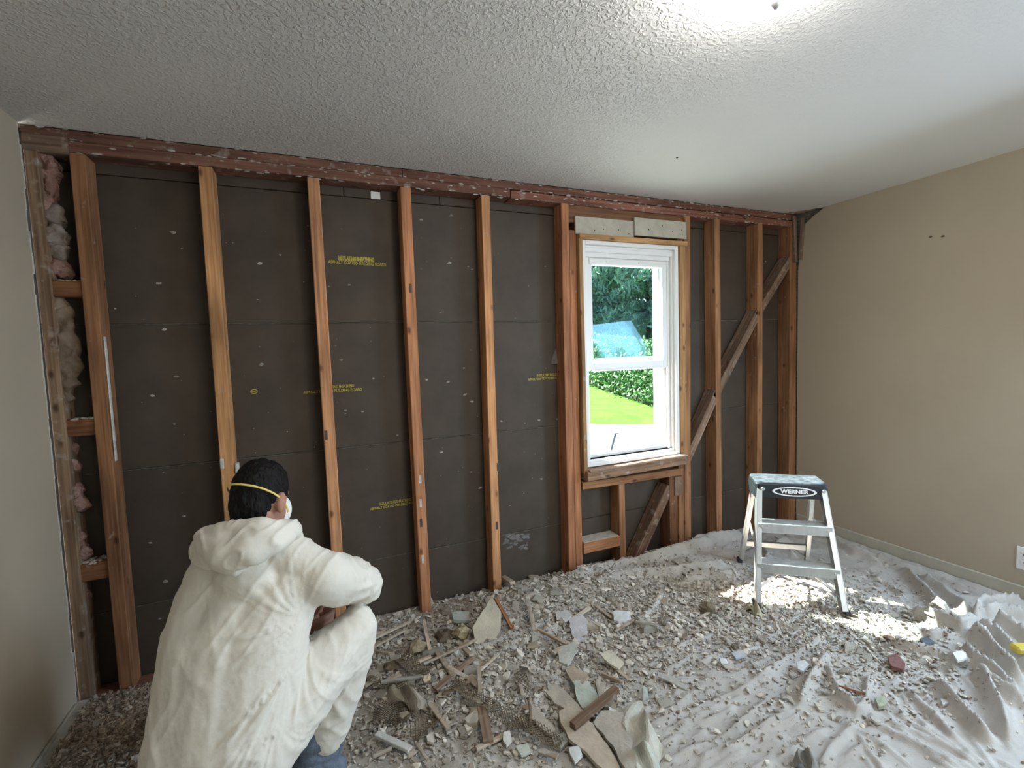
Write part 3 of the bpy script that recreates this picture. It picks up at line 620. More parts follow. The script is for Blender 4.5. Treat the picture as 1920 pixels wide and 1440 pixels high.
# ------------------------------------------------------------------ drop cloth height field
def seg_dist(X, Y, pts):
    best = np.full(X.shape, 9.0); tt = np.zeros(X.shape); n = len(pts)-1
    for i in range(n):
        ax, ay = pts[i]; bx, by = pts[i+1]; dx, dy = bx-ax, by-ay; L2 = dx*dx+dy*dy+1e-9
        t = np.clip(((X-ax)*dx+(Y-ay)*dy)/L2, 0, 1); d = np.hypot(X-ax-t*dx, Y-ay-t*dy)
        k = d < best; best = np.where(k, d, best); tt = np.where(k, (i+t)/n, tt)
    return best, tt
RIDGES = []   # (world polyline, half width m, height m)
def ridge(px, wd, h): RIDGES.append(([tuple(onZ(x, y, .02)[:2]) for x, y in px], wd, h))
for px, wd, h in (
    ([(1400, 1282), (1450, 1250), (1505, 1218), (1550, 1190), (1592, 1160)], .016, .020),
    ([(1560, 1225), (1535, 1255), (1515, 1285), (1497, 1325)], .020, .034),
    ([(1548, 1240), (1562, 1280), (1578, 1308), (1615, 1335)], .016, .030),
    ([(1632, 1262), (1626, 1290), (1624, 1315), (1600, 1340)], .012, .022),
    ([(1497, 1325), (1450, 1345), (1400, 1375), (1340, 1412)], .012, .014),
    ([(1615, 1335), (1590, 1365), (1555, 1400), (1535, 1440)], .012, .014),
    ([(1215, 1352), (1290, 1330), (1350, 1305), (1420, 1275)], .012, .014),
    ([(1230, 1372), (1300, 1340), (1380, 1300)], .010, .011),
    ([(1205, 1235), (1260, 1215), (1310, 1195), (1380, 1170)], .012, .014),
    ([(1140, 1265), (1200, 1235), (1290, 1200)], .012, .012),
    ([(1190, 1180), (1210, 1155), (1230, 1130), (1243, 1108)], .010, .022),
    ([(1370, 1210), (1340, 1225), (1300, 1245)], .010, .014),
    ([(1390, 1205), (1400, 1215), (1440, 1195), (1480, 1170)], .010, .012),
    ([(1835, 1255), (1858, 1300), (1880, 1345), (1893, 1395)], .022, .050),
    ([(1752, 1270), (1790, 1320), (1830, 1360), (1860, 1395)], .022, .040),
    ([(1820, 1262), (1870, 1290), (1920, 1320)], .022, .045),
    ([(1700, 1290), (1760, 1350), (1800, 1390)], .016, .018),
    ([(1660, 1205), (1720, 1225), (1780, 1240), (1830, 1252)], .016, .038),
    ([(1590, 1155), (1640, 1168), (1700, 1190), (1745, 1205), (1800, 1202)], .020, .038),
    ([(1700, 1150), (1735, 1165), (1760, 1180), (1800, 1200), (1840, 1180)], .022, .05),
    ([(1815, 1200), (1850, 1225), (1880, 1255), (1920, 1285)], .020, .06),
    ([(1825, 1190), (1870, 1215), (1900, 1240), (1940, 1270)], .018, .05),
    ([(1800, 1225), (1830, 1250), (1870, 1275), (1930, 1330)], .018, .05),
    ([(1860, 1185), (1900, 1205), (1940, 1225)], .018, .06),
    ([(1825, 1185), (1840, 1160), (1870, 1150), (1930, 1140)], .025, .07),
    ([(1840, 1175), (1880, 1165), (1930, 1168)], .02, .06),
    ([(1690, 1062), (1720, 1095), (1745, 1125), (1770, 1158), (1772, 1175)], .024, .045),
    ([(1720, 1075), (1770, 1110), (1800, 1140), (1820, 1165)], .022, .04),
    ([(1560, 1015), (1640, 1040), (1740, 1075), (1830, 1112), (1930, 1150)], .022, .018),
    ([(1785, 1120), (1850, 1130), (1930, 1150)], .015, .025),
    ([(1040, 1098), (1110, 1083), (1180, 1070), (1250, 1052), (1310, 1033), (1350, 1015)], .022, .045),
    ([(1100, 1100), (1180, 1085), (1260, 1078), (1340, 1062), (1365, 1060)], .018, .035),
    ([(1290, 1030), (1340, 1020), (1400, 1012)], .03, .05),
    ([(1270, 1095), (1330, 1078), (1375, 1088)], .014, .03),
    ([(1330, 1068), (1350, 1078), (1385, 1072)], .012, .03),
    ([(1420, 1020), (1440, 1045), (1430, 1060)], .02, .03),
    ([(1480, 1010), (1450, 1030), (1500, 1045)], .02, .03),
    ([(1550, 1010), (1600, 1035), (1660, 1060)], .02, .03),
    ([(1600, 1060), (1660, 1090), (1700, 1120)], .012, .016),
    ([(820, 1250), (900, 1222), (980, 1190), (1060, 1150)], .012, .018),
    ([(930, 1225), (1000, 1198), (1060, 1170)], .014, .02),
    ([(925, 1250), (960, 1255), (1010, 1265), (1050, 1272)], .010, .016),
    ([(990, 1330), (1030, 1290), (1060, 1275)], .010, .016),
    ([(770, 1215), (830, 1195), (870, 1160)], .012, .016),
    ([(1400, 1330), (1440, 1310), (1480, 1320)], .01, .012),
    ([(1640, 1350), (1720, 1390), (1800, 1430)], .014, .012),
    ([(1680, 1330), (1760, 1385), (1840, 1430)], .012, .012),
): ridge(px, wd, h)
rr_ = random.Random(21)
for k in range(120):      # small slanting creases of the pulled cloth
    x = rr_.uniform(1180, 1880); y = rr_.uniform(1130, 1440); L = rr_.uniform(40, 130); a = math.radians(rr_.uniform(18, 38)) if x < 1600 else math.radians(rr_.uniform(-60, -25))
    ridge([(x, y), (x+L*.5*math.cos(a), y-L*.5*math.sin(a)+rr_.uniform(-4, 4)), (x+L*math.cos(a), y-L*math.sin(a))], rr_.uniform(.005, .010), rr_.uniform(.004, .010))
def cloth_h(X, Y):
    X = np.asarray(X, float); Y = np.asarray(Y, float)
    z = .006 + .012*fbm(X*2.2, Y*2.2, 2, 3) + .005*fbm(X*14, Y*14, 4, 3)
    a = 1-np.abs(vnoise(X*7+Y*4+1.5*vnoise(X*3, Y*3, 9), Y*16-X*5, 11))*4
    z = z + .006*np.clip(a, 0, 1)
    # heaps: along the wall, along the right wall, rubble heap in the middle
    z = z + .045*np.exp(-((X-2.35)/.75)**2-((Y+.12)/.16)**2) + .05*np.exp(-((X-1.25)/.35)**2-((Y+.16)/.16)**2)
    z = z + .010*np.clip((X-3.25)/.3, 0, 1)
    z = z + .05*np.exp(-((X-2.95)/.25)**2-((Y+1.28)/.18)**2)
    z = z + .03*np.exp(-((X-.85)/.4)**2-((Y+.62)/.3)**2)
    R_ = np.zeros_like(z)
    for pts, wd, h in RIDGES:
        xs = [p[0] for p in pts]; ys = [p[1] for p in pts]; mrg = wd*3.2
        k = (X > min(xs)-mrg) & (X < max(xs)+mrg) & (Y > min(ys)-mrg) & (Y < max(ys)+mrg)
        if not k.any(): continue
        d, t = seg_dist(X[k], Y[k], pts)
        env = np.clip(np.minimum(t, 1-t)*7, .15, 1)
        w_ = wd*(.95+.25*np.sin(t*9+h*300)); R_[k] = np.maximum(R_[k], 1.45*h*env*(.55*np.exp(-(d/w_)**2)+.45*np.exp(-d/(w_*.55)))+.15*R_[k])
    z = z + R_
    z = np.where(Y > -.012, z*.6-.03*np.clip((.25-X)/.2, 0, 1), z)
    return np.maximum(z, -.03)
gx = np.arange(XL+.004, XR-.016, .0085); gy = np.arange(-2.75, .090, .0085)
GX, GY = np.meshgrid(gx, gy); GZ = cloth_h(GX.ravel(), GY.ravel()).reshape(GX.shape)
def H(x, y):
    fx = np.clip((np.asarray(x)-gx[0])/.0085, 0, len(gx)-1.001); fy = np.clip((np.asarray(y)-gy[0])/.0085, 0, len(gy)-1.001)
    i = fx.astype(int); j = fy.astype(int); u = fx-i; v = fy-j
    return (GZ[j, i]*(1-u)+GZ[j, i+1]*u)*(1-v)+(GZ[j+1, i]*(1-u)+GZ[j+1, i+1]*u)*v
def H1(x, y): return float(H(np.array([x]), np.array([y]))[0])
nx, ny = len(gx), len(gy)
V = np.stack([GX.ravel(), GY.ravel(), GZ.ravel()], 1)
idx = np.arange(nx*ny).reshape(ny, nx)
Fq = np.stack([idx[:-1, :-1].ravel(), idx[:-1, 1:].ravel(), idx[1:, 1:].ravel(), idx[1:, :-1].ravel()], 1)
cl = newmesh('drop_cloth', V.tolist(), Fq.tolist(), CLOTH, None, True)
tag(cl, 'dusty off white canvas drop cloth rumpled over the floor', 'drop cloth')

# ------------------------------------------------------------------ step ladder
UA = Vector((.78, -.624, 0)).normalized(); WA = Vector((.624, .78, 0)).normalized()
LO = Vector((2.627, -.607, 0)); ZF = .028
LM = Matrix.Identity(4)
for i in range(3): LM[i][0] = UA[i]; LM[i][1] = WA[i]; LM[i][3] = LO[i]
lad = empty('step_ladder', LO); tag(lad, 'small aluminium step ladder with dark cap standing on the drop cloth', 'ladder')
def LP(u, w_, z): return LM @ Vector((u, w_, z))
def lad_part(name, bm, m, par=None):
    o = bmobj(name, bm, m, None)
    if par is None: adopt(lad, o)
    else:
        o.parent = par; o.matrix_parent_inverse = par.matrix_world.inverted()
    return o
CAPZ = .532
def channel(p0, p1, wd, dp, th, open_dir, side):
    """C-channel rail from p0 to p1"""
    bm = bmesh.new(); p0 = Vector(p0); p1 = Vector(p1); z = (p1-p0).normalized(); L = (p1-p0).length
    x = Vector(side); x = (x-z*x.dot(z)).normalized(); y = z.cross(x)
    m = Matrix.Identity(4)
    for i in range(3): m[i][0] = x[i]; m[i][1] = y[i]; m[i][2] = z[i]; m[i][3] = p0[i]
    add_box(bm, (-th/2, -dp/2, 0), (th/2, dp/2, L), .0008, m)
    add_box(bm, (-th/2-wd*open_dir if open_dir > 0 else th/2, -dp/2, 0), (-th/2 if open_dir > 0 else th/2-wd*open_dir, -dp/2+th, L), .0008, m)
    add_box(bm, (-th/2-wd*open_dir if open_dir > 0 else th/2, dp/2-th, 0), (-th/2 if open_dir > 0 else th/2-wd*open_dir, dp/2, L), .0008, m)
    return bm
FU, BU, TU, BTU = .196, .180, .158, .150
def fr_pt(s, z): t = (z-ZF)/(CAPZ-ZF); return LP(s*(FU+(TU-FU)*t), -.25+(.25-.085)*t, z)
def bk_pt(s, z): t = (z-ZF)/(CAPZ-ZF); return LP(s*(BU+(BTU-BU)*t), .25+(.06-.25)*t, z)
for s in (-1, 1):
    lad_part('front_rail', channel(fr_pt(s, ZF+.012), fr_pt(s, CAPZ+.03), .022, .052, .003, s, tuple(UA)), ALU)
    lad_part('rear_rail', channel(bk_pt(s, ZF+.012), bk_pt(s, CAPZ+.03), .018, .034, .003, s, tuple(UA)), ALU)
    for f in (fr_pt, bk_pt):
        bm = bmesh.new(); c = f(s, ZF+.012); add_box(bm, (-.012, -.026, -.016), (.012, .026, .004), .003, Matrix.Translation(c) @ LM.to_3x3().to_4x4()); lad_part('foot', bm, PLASTIC)
def step_at(z, name='step'):
    a, b = fr_pt(-1, z), fr_pt(1, z); t = (z-ZF)/(CAPZ-ZF); wv = -.25+.165*t; hu = FU+(TU-FU)*t-.004
    bm = bmesh.new(); R3 = LM
    add_box(bm, (-hu, wv-.03, z-.004), (hu, wv+.048, z), .001, R3)
    add_box(bm, (-hu, wv-.034, z-.045), (hu, wv-.030, z), .001, R3)
    add_box(bm, (-hu, wv+.048, z-.03), (hu, wv+.051, z), .001, R3)
    for k in range(7): add_box(bm, (-hu, wv-.026+k*.010, z), (hu, wv-.022+k*.010, z+.0018), 0, R3)
    s = lad_part(name, bm, ALU)
    for sx in (-1, 1):
        bm = bmesh.new(); tube(bm, [LM @ Vector((sx*(hu-.02), wv-.038, z-.022)), LM @ Vector((sx*(hu-.02), wv-.033, z-.022))], .006, 10); lad_part('rivet', bm, ALU, s)
    return wv, hu
step_at(.222); step_at(.405)
# gusset braces under the lower step and behind
for s in (-1, 1):
    bm = bmesh.new(); p0 = fr_pt(s, .085); p1 = LP(s*.075, -.195, .178)
    m = p0.lerp(p1, .5); d = (p1-p0); tube(bm, [p0, p1], .008, 4); lad_part('gusset_brace', bm, ALU)
    bm = bmesh.new(); tube(bm, [fr_pt(s, .30)+WA*.02, bk_pt(s, .36)], .006, 6); lad_part('spreader', bm, ALU)
    bm = bmesh.new(); tube(bm, [bk_pt(s, .075), LP(s*.08, .205, .150)], .006, 4); lad_part('gusset_brace', bm, ALU)
bm = bmesh.new(); add_box(bm, (-.172, .195, .140), (.172, .200, .170), .001, LM); add_box(bm, (-.172, .19, .166), (.172, .215, .170), .001, LM); lad_part('rear_bar', bm, ALU)
# cap: dark moulded top with a curved front skirt and the maker's plate
bm = bmesh.new()
def ringpts(hu, w0, w1, z, r=.02):
    out = []
    for cx, cy, a0 in ((hu-r, w1-r, 0), (-hu+r, w1-r, 90), (-hu+r, w0+r, 180), (hu-r, w0+r, 270)):
        for k in range(5): t = math.radians(a0+k*22.5); out.append(LM @ Vector((cx+r*math.cos(t), cy+r*math.sin(t), z)))
    return out
lv = [(.170, -.106, .086, CAPZ-.008), (.164, -.100, .080, CAPZ+.058), (.157, -.093, .073, CAPZ+.068)]
rings = [[bm.verts.new(p) for p in ringpts(*l)] for l in lv]
n = len(rings[0])
for a, b_ in zip(rings[:-1], rings[1:]):
    for k in range(n): bm.faces.new((a[k], a[(k+1) % n], b_[(k+1) % n], b_[k]))
bm.faces.new(rings[-1]); bm.faces.new(rings[0][::-1])
cap = lad_part('top_cap', bm, PLASTIC)
bm = bmesh.new()
t2 = [bm.verts.new(p+Vector((0, 0, .0006))) for p in ringpts(.158, -.094, .074, CAPZ+.068)]; bot = [bm.verts.new(p-Vector((0, 0, .002))) for p in ringpts(.161, -.097, .077, CAPZ+.066)]
bm.faces.new(t2)
for k in range(n): bm.faces.new((bot[k], bot[(k+1) % n], t2[(k+1) % n], t2[k]))
o = lad_part('tread', bm, DUSTTOP, cap); o['label'] = 'scuffed dusty tread on the cap'
FM = LM @ Matrix.Translation((0.012, -.1048, CAPZ+.026)) @ Matrix.Rotation(math.radians(90-5), 4, 'X')
bm = bmesh.new()
ov = [(math.cos(t), math.sin(t)) for t in np.linspace(0, 2*math.pi, 33)[:-1]]
o1 = [bm.verts.new(FM @ Vector((.100*c, .0235*s, .0006))) for c, s in ov]; o2 = [bm.verts.new(FM @ Vector((.088*c, .0178*s, .0006))) for c, s in ov]
o1b = [bm.verts.new(FM @ Vector((.100*c, .0235*s, -.001))) for c, s in ov]; o2b = [bm.verts.new(FM @ Vector((.088*c, .0178*s, -.001))) for c, s in ov]
for k in range(32):
    j = (k+1) % 32; bm.faces.new((o1[k], o1[j], o2[j], o2[k])); bm.faces.new((o1[k], o1b[k], o1b[j], o1[j])); bm.faces.new((o2[k], o2[j], o2b[j], o2b[k]))
lad_part('logo_oval', bm, INKW, cap)
tx = text_mesh('logo_lettering', 'WERNER', .027, INKW, cap, FM @ Matrix.Translation((0, 0, .0004)), .0005, .0012)
wd = max(v.co.x for v in tx.data.vertices)-min(v.co.x for v in tx.data.vertices)
for v in tx.data.vertices: v.co.x *= .128/wd
for sx in (-1, 1):
    bm = bmesh.new(); q = FM @ Vector((sx*.137-.006, .008, -.001)); tube(bm, [q, q-WA*.004], [.010, .008], 12); lad_part('cap_rivet', bm, ALU, cap)
lad.location = LO

# ------------------------------------------------------------------ the crouching worker
SKIN = mat('skin', (.42, .22, .155), .55, nscale=20, namp=.12)
SUIT = mat('white_coverall_fabric', (.735, .70, .625), .75, nscale=8, namp=.05, bump=.25, bscale=90, spec=.25, bdist=.003)
HAIR = mat('black_hair', (.010, .009, .009), .6, nscale=60, namp=.4, bump=.6, bscale=120, stretch=(1, 1, .35), spec=.15)
JEANS = mat('blue_jeans', (.16, .20, .26), .85, nscale=30, namp=.35, bump=.3, bscale=200)
YELLOW = mat('yellow_elastic', (.75, .60, .16), .6)
MASKM = mat('mask_white', (.8, .8, .76), .8)
SHOE = mat('work_shoe', (.07, .06, .05), .7)
HS = .87
HEADC = at(489, 929, 1.33)
fdir = Vector((math.sin(math.radians(33)), math.cos(math.radians(33)), -.30)).normalized()
hright = fdir.cross(Vector((0, 0, 1))).normalized(); hup = hright.cross(fdir)
HA_ = lambda: [tuple(hright*HS), tuple(fdir*HS), tuple(hup*HS)]
def HP(r, f, u): return HEADC + (hright*r + fdir*f + hup*u)*HS
HA = HA_()
NECK = at(486, 1012, 1.30); SH_R = at(606, 1082, 1.315); SH_L = at(405, 1090, 1.30)
EL_R = at(684, 1094, 1.50); WR_R = at(615, 1108, 1.68)
EL_L = at(410, 1200, 1.46); WR_L = at(556, 1178, 1.46)
HIP_R = at(480, 1385, 1.22); HIP_L = at(365, 1385, 1.24); KN_R = at(668, 1180, 1.435); AN_R = at(602, 1470, 1.43); AN_R.z = max(AN_R.z, .10)
KN_L = at(420, 1225, 1.62); AN_L = at(440, 1400, 1.66); AN_L.z = .10
PEL = at(425, 1395, 1.24); MID = at(440, 1250, 1.26); CH = at(472, 1120, 1.31)
man = empty('person', (PEL.x, PEL.y, 0)); tag(man, 'person in white hooded coverall crouching with back turned, facing the bare studs', 'person')
# body: one continuous surface
vv, ff = [], []
def cap2(a, ra, b, rb, n=12): capsule(vv, ff, a, ra, b, rb, n)
ellipsoid(vv, ff, HEADC, HA, (.072, .092, .105)); ellipsoid(vv, ff, HP(0, .045, -.055), HA, (.055, .055, .06))
for s in (-1, 1):
    ellipsoid(vv, ff, HP(s*.083, -.008, -.020), HA, (.012, .020, .034), 14, 10)
    ellipsoid(vv, ff, HP(s*.03, .082, .008), HA, (.013, .010, .010), 10, 8)
cap2(HP(0, .092, .0), .010, HP(0, .108, -.032), .015); cap2(HP(-.02, .088, -.066), .008, HP(.02, .088, -.066), .008)
cap2(HP(0, .086, -.092), .02, HP(0, .07, -.1), .02)
cap2(HP(0, -.02, -.06), .056, NECK, .060); cap2(NECK, .055, CH, .07)
for a, ra, b, rb in ((NECK, .045, SH_R, .04), (NECK, .045, SH_L, .04), (CH, .085, MID, .085), (MID, .085, PEL, .09), (SH_R, .046, EL_R, .036), (EL_R, .036, WR_R, .024), (SH_L, .046, EL_L, .036), (EL_L, .036, WR_L, .024), (PEL, .08, HIP_R, .07), (PEL, .08, HIP_L, .07), (HIP_R, .07, KN_R, .045), (KN_R, .05, AN_R, .036), (HIP_L, .075, KN_L, .052), (KN_L, .05, AN_L, .036)): cap2(a, ra, b, rb)
def hand(wr, fwd, palm_up, side):
    """palm, four curled fingers and a thumb"""
    f = Vector(fwd).normalized(); u = Vector(palm_up); u = (u-f*u.dot(f)).normalized(); r = f.cross(u)*side
    palm = wr+f*.045
    cap2(wr, .022, palm, .022)
    for k, (o, L) in enumerate(((-.027, .070), (-.009, .078), (.009, .073), (.027, .058))):
        b0 = wr+f*.078+r*o; cap2(wr+f*.03+r*o*.7, .0125, b0, .0105, 10)
        b1 = b0+(f*.75+u*.66)*L*.42; b2 = b1+(f*.05+u)*L*.34; b3 = b2+(-f*.6+u*.6)*L*.26
        cap2(b0, .0100, b1, .0092, 10); cap2(b1, .0092, b2, .0086, 10); cap2(b2, .0086, b3, .0078, 10)
    t0 = wr+f*.03-r*.020; t1 = t0+f*.032-r*.022+u*.014; t2_ = t1+f*.026+r*.002+u*.018
    cap2(t0, .014, t1, .0115, 10); cap2(t1, .0115, t2_, .0095, 10)
fR = Vector((-.55, .2, -.45)); hand(WR_R, fR, (-.25, -.8, .2), 1)
fL = Vector((.72, .25, -.30)); hand(WR_L, fL, (.0, .55, .8), -1)
for an, d in ((AN_R, Vector((.10, 1, 0))), (AN_L, Vector((.1, 1, 0)))):
    d.normalize(); a = Vector((an.x, an.y, .075)); cap2(an, .036, a, .036); cap2(a-d*.03, .034, a+d*.13+Vector((0, 0, -.02)), .03)
body = remeshed('body', vv, ff, .0055, SKIN, man, 3, .45)
# hair
vv, ff = [], []
ellipsoid(vv, ff, HP(0, -.006, .014), HA, (.079, .094, .104), 28, 18); ellipsoid(vv, ff, HP(0, -.042, -.030), HA, (.064, .056, .070), 24, 14)
ellipsoid(vv, ff, HP(.0, .02, .062), HA, (.06, .06, .045)); ellipsoid(vv, ff, HP(-.02, -.035, -.075), HA, (.045, .036, .04))
def hairdisp(co, no):
    d = (co-np.array(HEADC))/HS; f = d@np.array(fdir); u = d@np.array(hup); r = d@np.array(hright)
    a = fbm(co[:, 0]*70+co[:, 2]*20, co[:, 1]*70+co[:, 2]*30, 3, 3)*.006 + vnoise(co[:, 0]*150, co[:, 1]*150+co[:, 2]*60, 8)*.003
    # face and temples stay clear of hair
    k = np.clip((f-.050-np.maximum(0, u-.02)*1.3)/.025, 0, 1)
    k2 = np.clip((.0-u)/.03, 0, 1)*np.clip((f+.020)/.02, 0, 1)
    return co + no*a[:, None] - no*(np.maximum(k*.022, k2*.022))[:, None]
hair = remeshed('hair', vv, ff, .0045, HAIR, man, 3, .4, hairdisp); hair['label'] = 'short black hair'
# respirator: cup and two straps
vv, ff = [], []
ellipsoid(vv, ff, HP(0, .092, -.052), HA, (.048, .040, .055), 24, 14); cap2(HP(-.012, .125, -.045), .012, HP(.012, .125, -.045), .012)
mk = remeshed('dust_mask', vv, ff, .005, MASKM, man, 3); mk['label'] = 'white cup dust mask with yellow elastic'
bm = bmesh.new(); pts = []
for t in np.linspace(-92, 118, 41):
    a = math.radians(t); r_ = .0835; fy = -.1035
    k = abs(t)/118
    pts.append(HP(math.sin(a)*r_, math.cos(a)*fy-.006, .034-.085*k**2.2))
def strap(bm, pts, wd, th):
    rings = []
    for i, p in enumerate(pts):
        t = (pts[min(i+1, len(pts)-1)]-pts[max(i-1, 0)]).normalized(); o_ = (p-HEADC); o_ = (o_-t*o_.dot(t)).normalized(); v = t.cross(o_)
        rings.append([bm.verts.new(p+o_*a+v*b) for a, b in ((0, -wd), (th, -wd), (th, wd), (0, wd))])
    for a, b in zip(rings[:-1], rings[1:]):
        for k in range(4): bm.faces.new((a[k], a[(k+1) % 4], b[(k+1) % 4], b[k]))
strap(bm, pts, .0026, .002); o = bmobj('mask_strap', bm, YELLOW, None, True); adopt(man, o); o['label'] = 'yellow elastic strap round the head'
# coverall
vv, ff = [], []
LEVELS = [(1050, 392, 600, 1.275, .062), (1085, 352, 622, 1.27, .085), (1130, 334, 590, 1.245, .105), (1200, 311, 574, 1.215, .120), (1290, 301, 566, 1.19, .128), (1380, 284, 556, 1.165, .135), (1450, 274, 540, 1.155, .135)]
prev = None
for (y, xl, xr, D, r) in LEVELS:
    rp = r*F_PX/D; A = at(xl+rp, y, D+.05); B = at(xr-rp, y, D+.05); C = A.lerp(B, .5) + Vector(-FW)*.012
    cap2(A, r, B, r, 18); cap2(C, r, C+Vector((0, 0, .001)), r, 18)
    if prev:
        cap2(prev[0], prev[3], A, r, 18); cap2(prev[1], prev[3], B, r, 18); cap2(prev[2], prev[3], C, r, 18)
    prev = (A, B, C, r)
cap2(NECK, .068, at(478, 1075, 1.29), .10, 16); cap2(NECK, .062, SH_R, .064, 16); cap2(NECK, .062, SH_L, .064, 16)
cap2(SH_R, .072, EL_R, .056, 18); cap2(EL_R, .056, EL_R.lerp(WR_R, .55), .052, 16); cap2(EL_R.lerp(WR_R, .55), .052, WR_R.lerp(EL_R, .06), .040, 16)
cap2(SH_L, .070, EL_L, .058, 16); cap2(EL_L, .056, WR_L.lerp(EL_L, .06), .040, 16)
cap2(PEL, .13, HIP_R, .115, 18); cap2(PEL, .13, HIP_L, .115, 18)
cap2(HIP_R, .115, HIP_R.lerp(KN_R, .55), .088, 18); cap2(HIP_R.lerp(KN_R, .55), .088, KN_R, .064, 18)
CUFF = KN_R.lerp(AN_R, .78)
cap2(KN_R, .064, KN_R.lerp(AN_R, .4), .072, 18); cap2(KN_R.lerp(AN_R, .4), .072, CUFF, .060, 18)
cap2(HIP_L, .11, KN_L, .066, 16); cap2(KN_L, .066, KN_L.lerp(AN_L, .8), .058, 16)
ARMPIT = np.array(at(574, 1146, 1.27)); HIPC = np.array(at(540, 1330, 1.22)); ELB = np.array(EL_R); KNB = np.array(at(640, 1240, 1.40)); SHT = np.array(at(655, 1075, 1.36))
def view(co):
    d = co-CAM; z = d@FW; return 960+F_PX*(d@RT)/z, 720-F_PX*(d@UP)/z
Rv, Uv = np.array(RT), np.array(UP)
def suit_disp(co, no):
    d = np.zeros(len(co))
    def fan(c, freq, amp, rad, seed, inner=.02):
        q = co-c; r = np.linalg.norm(q, axis=1); th = np.arctan2(q@Uv, q@Rv)
        k = np.clip((r-inner)/.03, 0, 1)*np.exp(-(r/rad)**2)
        f = 1-np.abs(vnoise(np.cos(th)*freq+r*1.5, np.sin(th)*freq+r*1.2, seed))*4.2
        return amp*k*f
    def crease(n_, k): return np.clip(1-np.abs(n_)*k, 0, 1)**1.5
    def pull(c, ang, spread, freq, amp, rad, seed):
        """folds that fan out from one pulled point, within a sector"""
        q = co-c; r = np.linalg.norm(q, axis=1); th = np.arctan2(q@Uv, q@Rv); dt = (th-math.radians(ang)+math.pi) % (2*math.pi)-math.pi
        k = np.exp(-(dt/math.radians(spread))**2)*np.clip((r-.015)/.05, 0, 1)*np.exp(-(r/rad)**2)
        return amp*k*crease(vnoise(dt*freq+r*2.0, r*5, seed), 4)
    d += pull(ARMPIT, 200, 55, 7, .0085, .20, 1) + pull(ARMPIT, 120, 45, 8, .0065, .14, 11) + pull(np.array(at(556, 1236, 1.25)), 237, 26, 11, .0125, .26, 2) + pull(np.array(at(556, 1236, 1.25)), 300, 30, 8, .0075, .16, 4) + pull(HIPC, 250, 60, 7, .011, .14, 3) + pull(KNB, 60, 70, 6, .0085, .10, 5)
    # rings round the bent sleeve
    ax = np.array((EL_R-SH_R).normalized()); q = co-np.array(SH_R); s = q@ax; L = (EL_R-SH_R).length; rad = np.linalg.norm(q-np.outer(s, ax), axis=1)
    k = np.clip((s-.06)/.05, 0, 1)*np.clip((.095-rad)/.02, 0, 1)
    d += k*.0085*crease(vnoise(s*30+q@Uv*12, q@Uv*10, 5), 5)
    # long folds along thigh and shin
    for (A_, B_, sd_) in ((HIP_R, KN_R, 41), (KN_R, CUFF, 43), (EL_R, SH_R, 45)):
        A0 = np.array(A_); ax2 = np.array(B_)-A0; L2 = np.linalg.norm(ax2); ax2 = ax2/L2; q2 = co-A0; t2_ = q2@ax2; pr = q2-np.outer(t2_, ax2); rr2 = np.linalg.norm(pr, axis=1)
        k2 = np.clip(t2_/.05, 0, 1)*np.clip((L2-t2_)/.06, 0, 1)*np.clip((.115-rr2)/.02, 0, 1)
        d += k2*.0065*crease(vnoise((pr@Uv)*26+t2_*7, t2_*9+(pr@Rv)*6, sd_), 5) + k2*.003*crease(vnoise((pr@Uv)*50-t2_*22, t2_*16, sd_+1), 5)
    # sagging vertical drape over the back
    a = co@Rv; b = co@Uv
    kb = np.clip((1.06-co[:, 2]*1.4)/.3, 0, 1)*.8+.2
    d += .0060*kb*(fbm(a*8+b*2.2, b*2.2, 6, 2)) + .0010*fbm(a*40+b*14, b*26, 7, 2)
    # slanting pull folds from the left shoulder down
    d += .0034*crease(vnoise(a*12+b*7, b*3-a*2, 9), 5)*kb + .0028*crease(vnoise(a*19-b*12, b*7+a*5, 12), 6) + .0009*crease(vnoise(a*55+b*28, b*38-a*20, 14), 5)
    return co + no*d[:, None]
suit = remeshed('coverall', vv, ff, .0052, SUIT, man, 10, .5, suit_disp); suit['label'] = 'white disposable coverall'
# hood lying bunched on the shoulders
vv, ff = [], []
hp = [(388, 1008, 1.215), (418, 998, 1.20), (455, 994, 1.195), (490, 986, 1.20), (522, 994, 1.225), (545, 990, 1.27), (548, 1002, 1.33)]
hpts = [at(*q) for q in hp]
for a, b in zip(hpts[:-1], hpts[1:]): cap2(a, .026, b, .026)
hp2 = [(396, 1022, 1.195, .034), (430, 1036, 1.17, .044), (468, 1030, 1.17, .044), (505, 1014, 1.19, .036), (532, 1003, 1.235, .030)]
h2 = [(at(a, b, c), r) for a, b, c, r in hp2]
for (a, ra), (b, rb) in zip(h2[:-1], h2[1:]): cap2(a, ra, b, rb)
for (a, ra), b in zip(h2, hpts[:5]): cap2(a, ra*.9, b, .026)
cap2(at(400, 1040, 1.20), .034, at(440, 1052, 1.185), .034); cap2(at(395, 1030, 1.26), .05, at(480, 1030, 1.26), .055)
cap2(hpts[-1], .024, at(530, 1020, 1.42), .024); cap2(hpts[0], .028, at(430, 1010, 1.40), .028); cap2(at(430, 1010, 1.40), .026, at(530, 1020, 1.42), .024)
def hood_disp(co, no):
    a = co@Rv; b = co@Uv
    return co + no*(.005*fbm(a*20+b*10, b*18, 21, 2)+.0045*np.clip(1-np.abs(vnoise(a*34-b*24, b*18+a*11, 22))*5, 0, 1)**1.4)[:, None]
hood = remeshed('hood', vv, ff, .0055, SUIT, man, 7, .5, hood_disp); hood['label'] = 'white hood folded down on the shoulders'
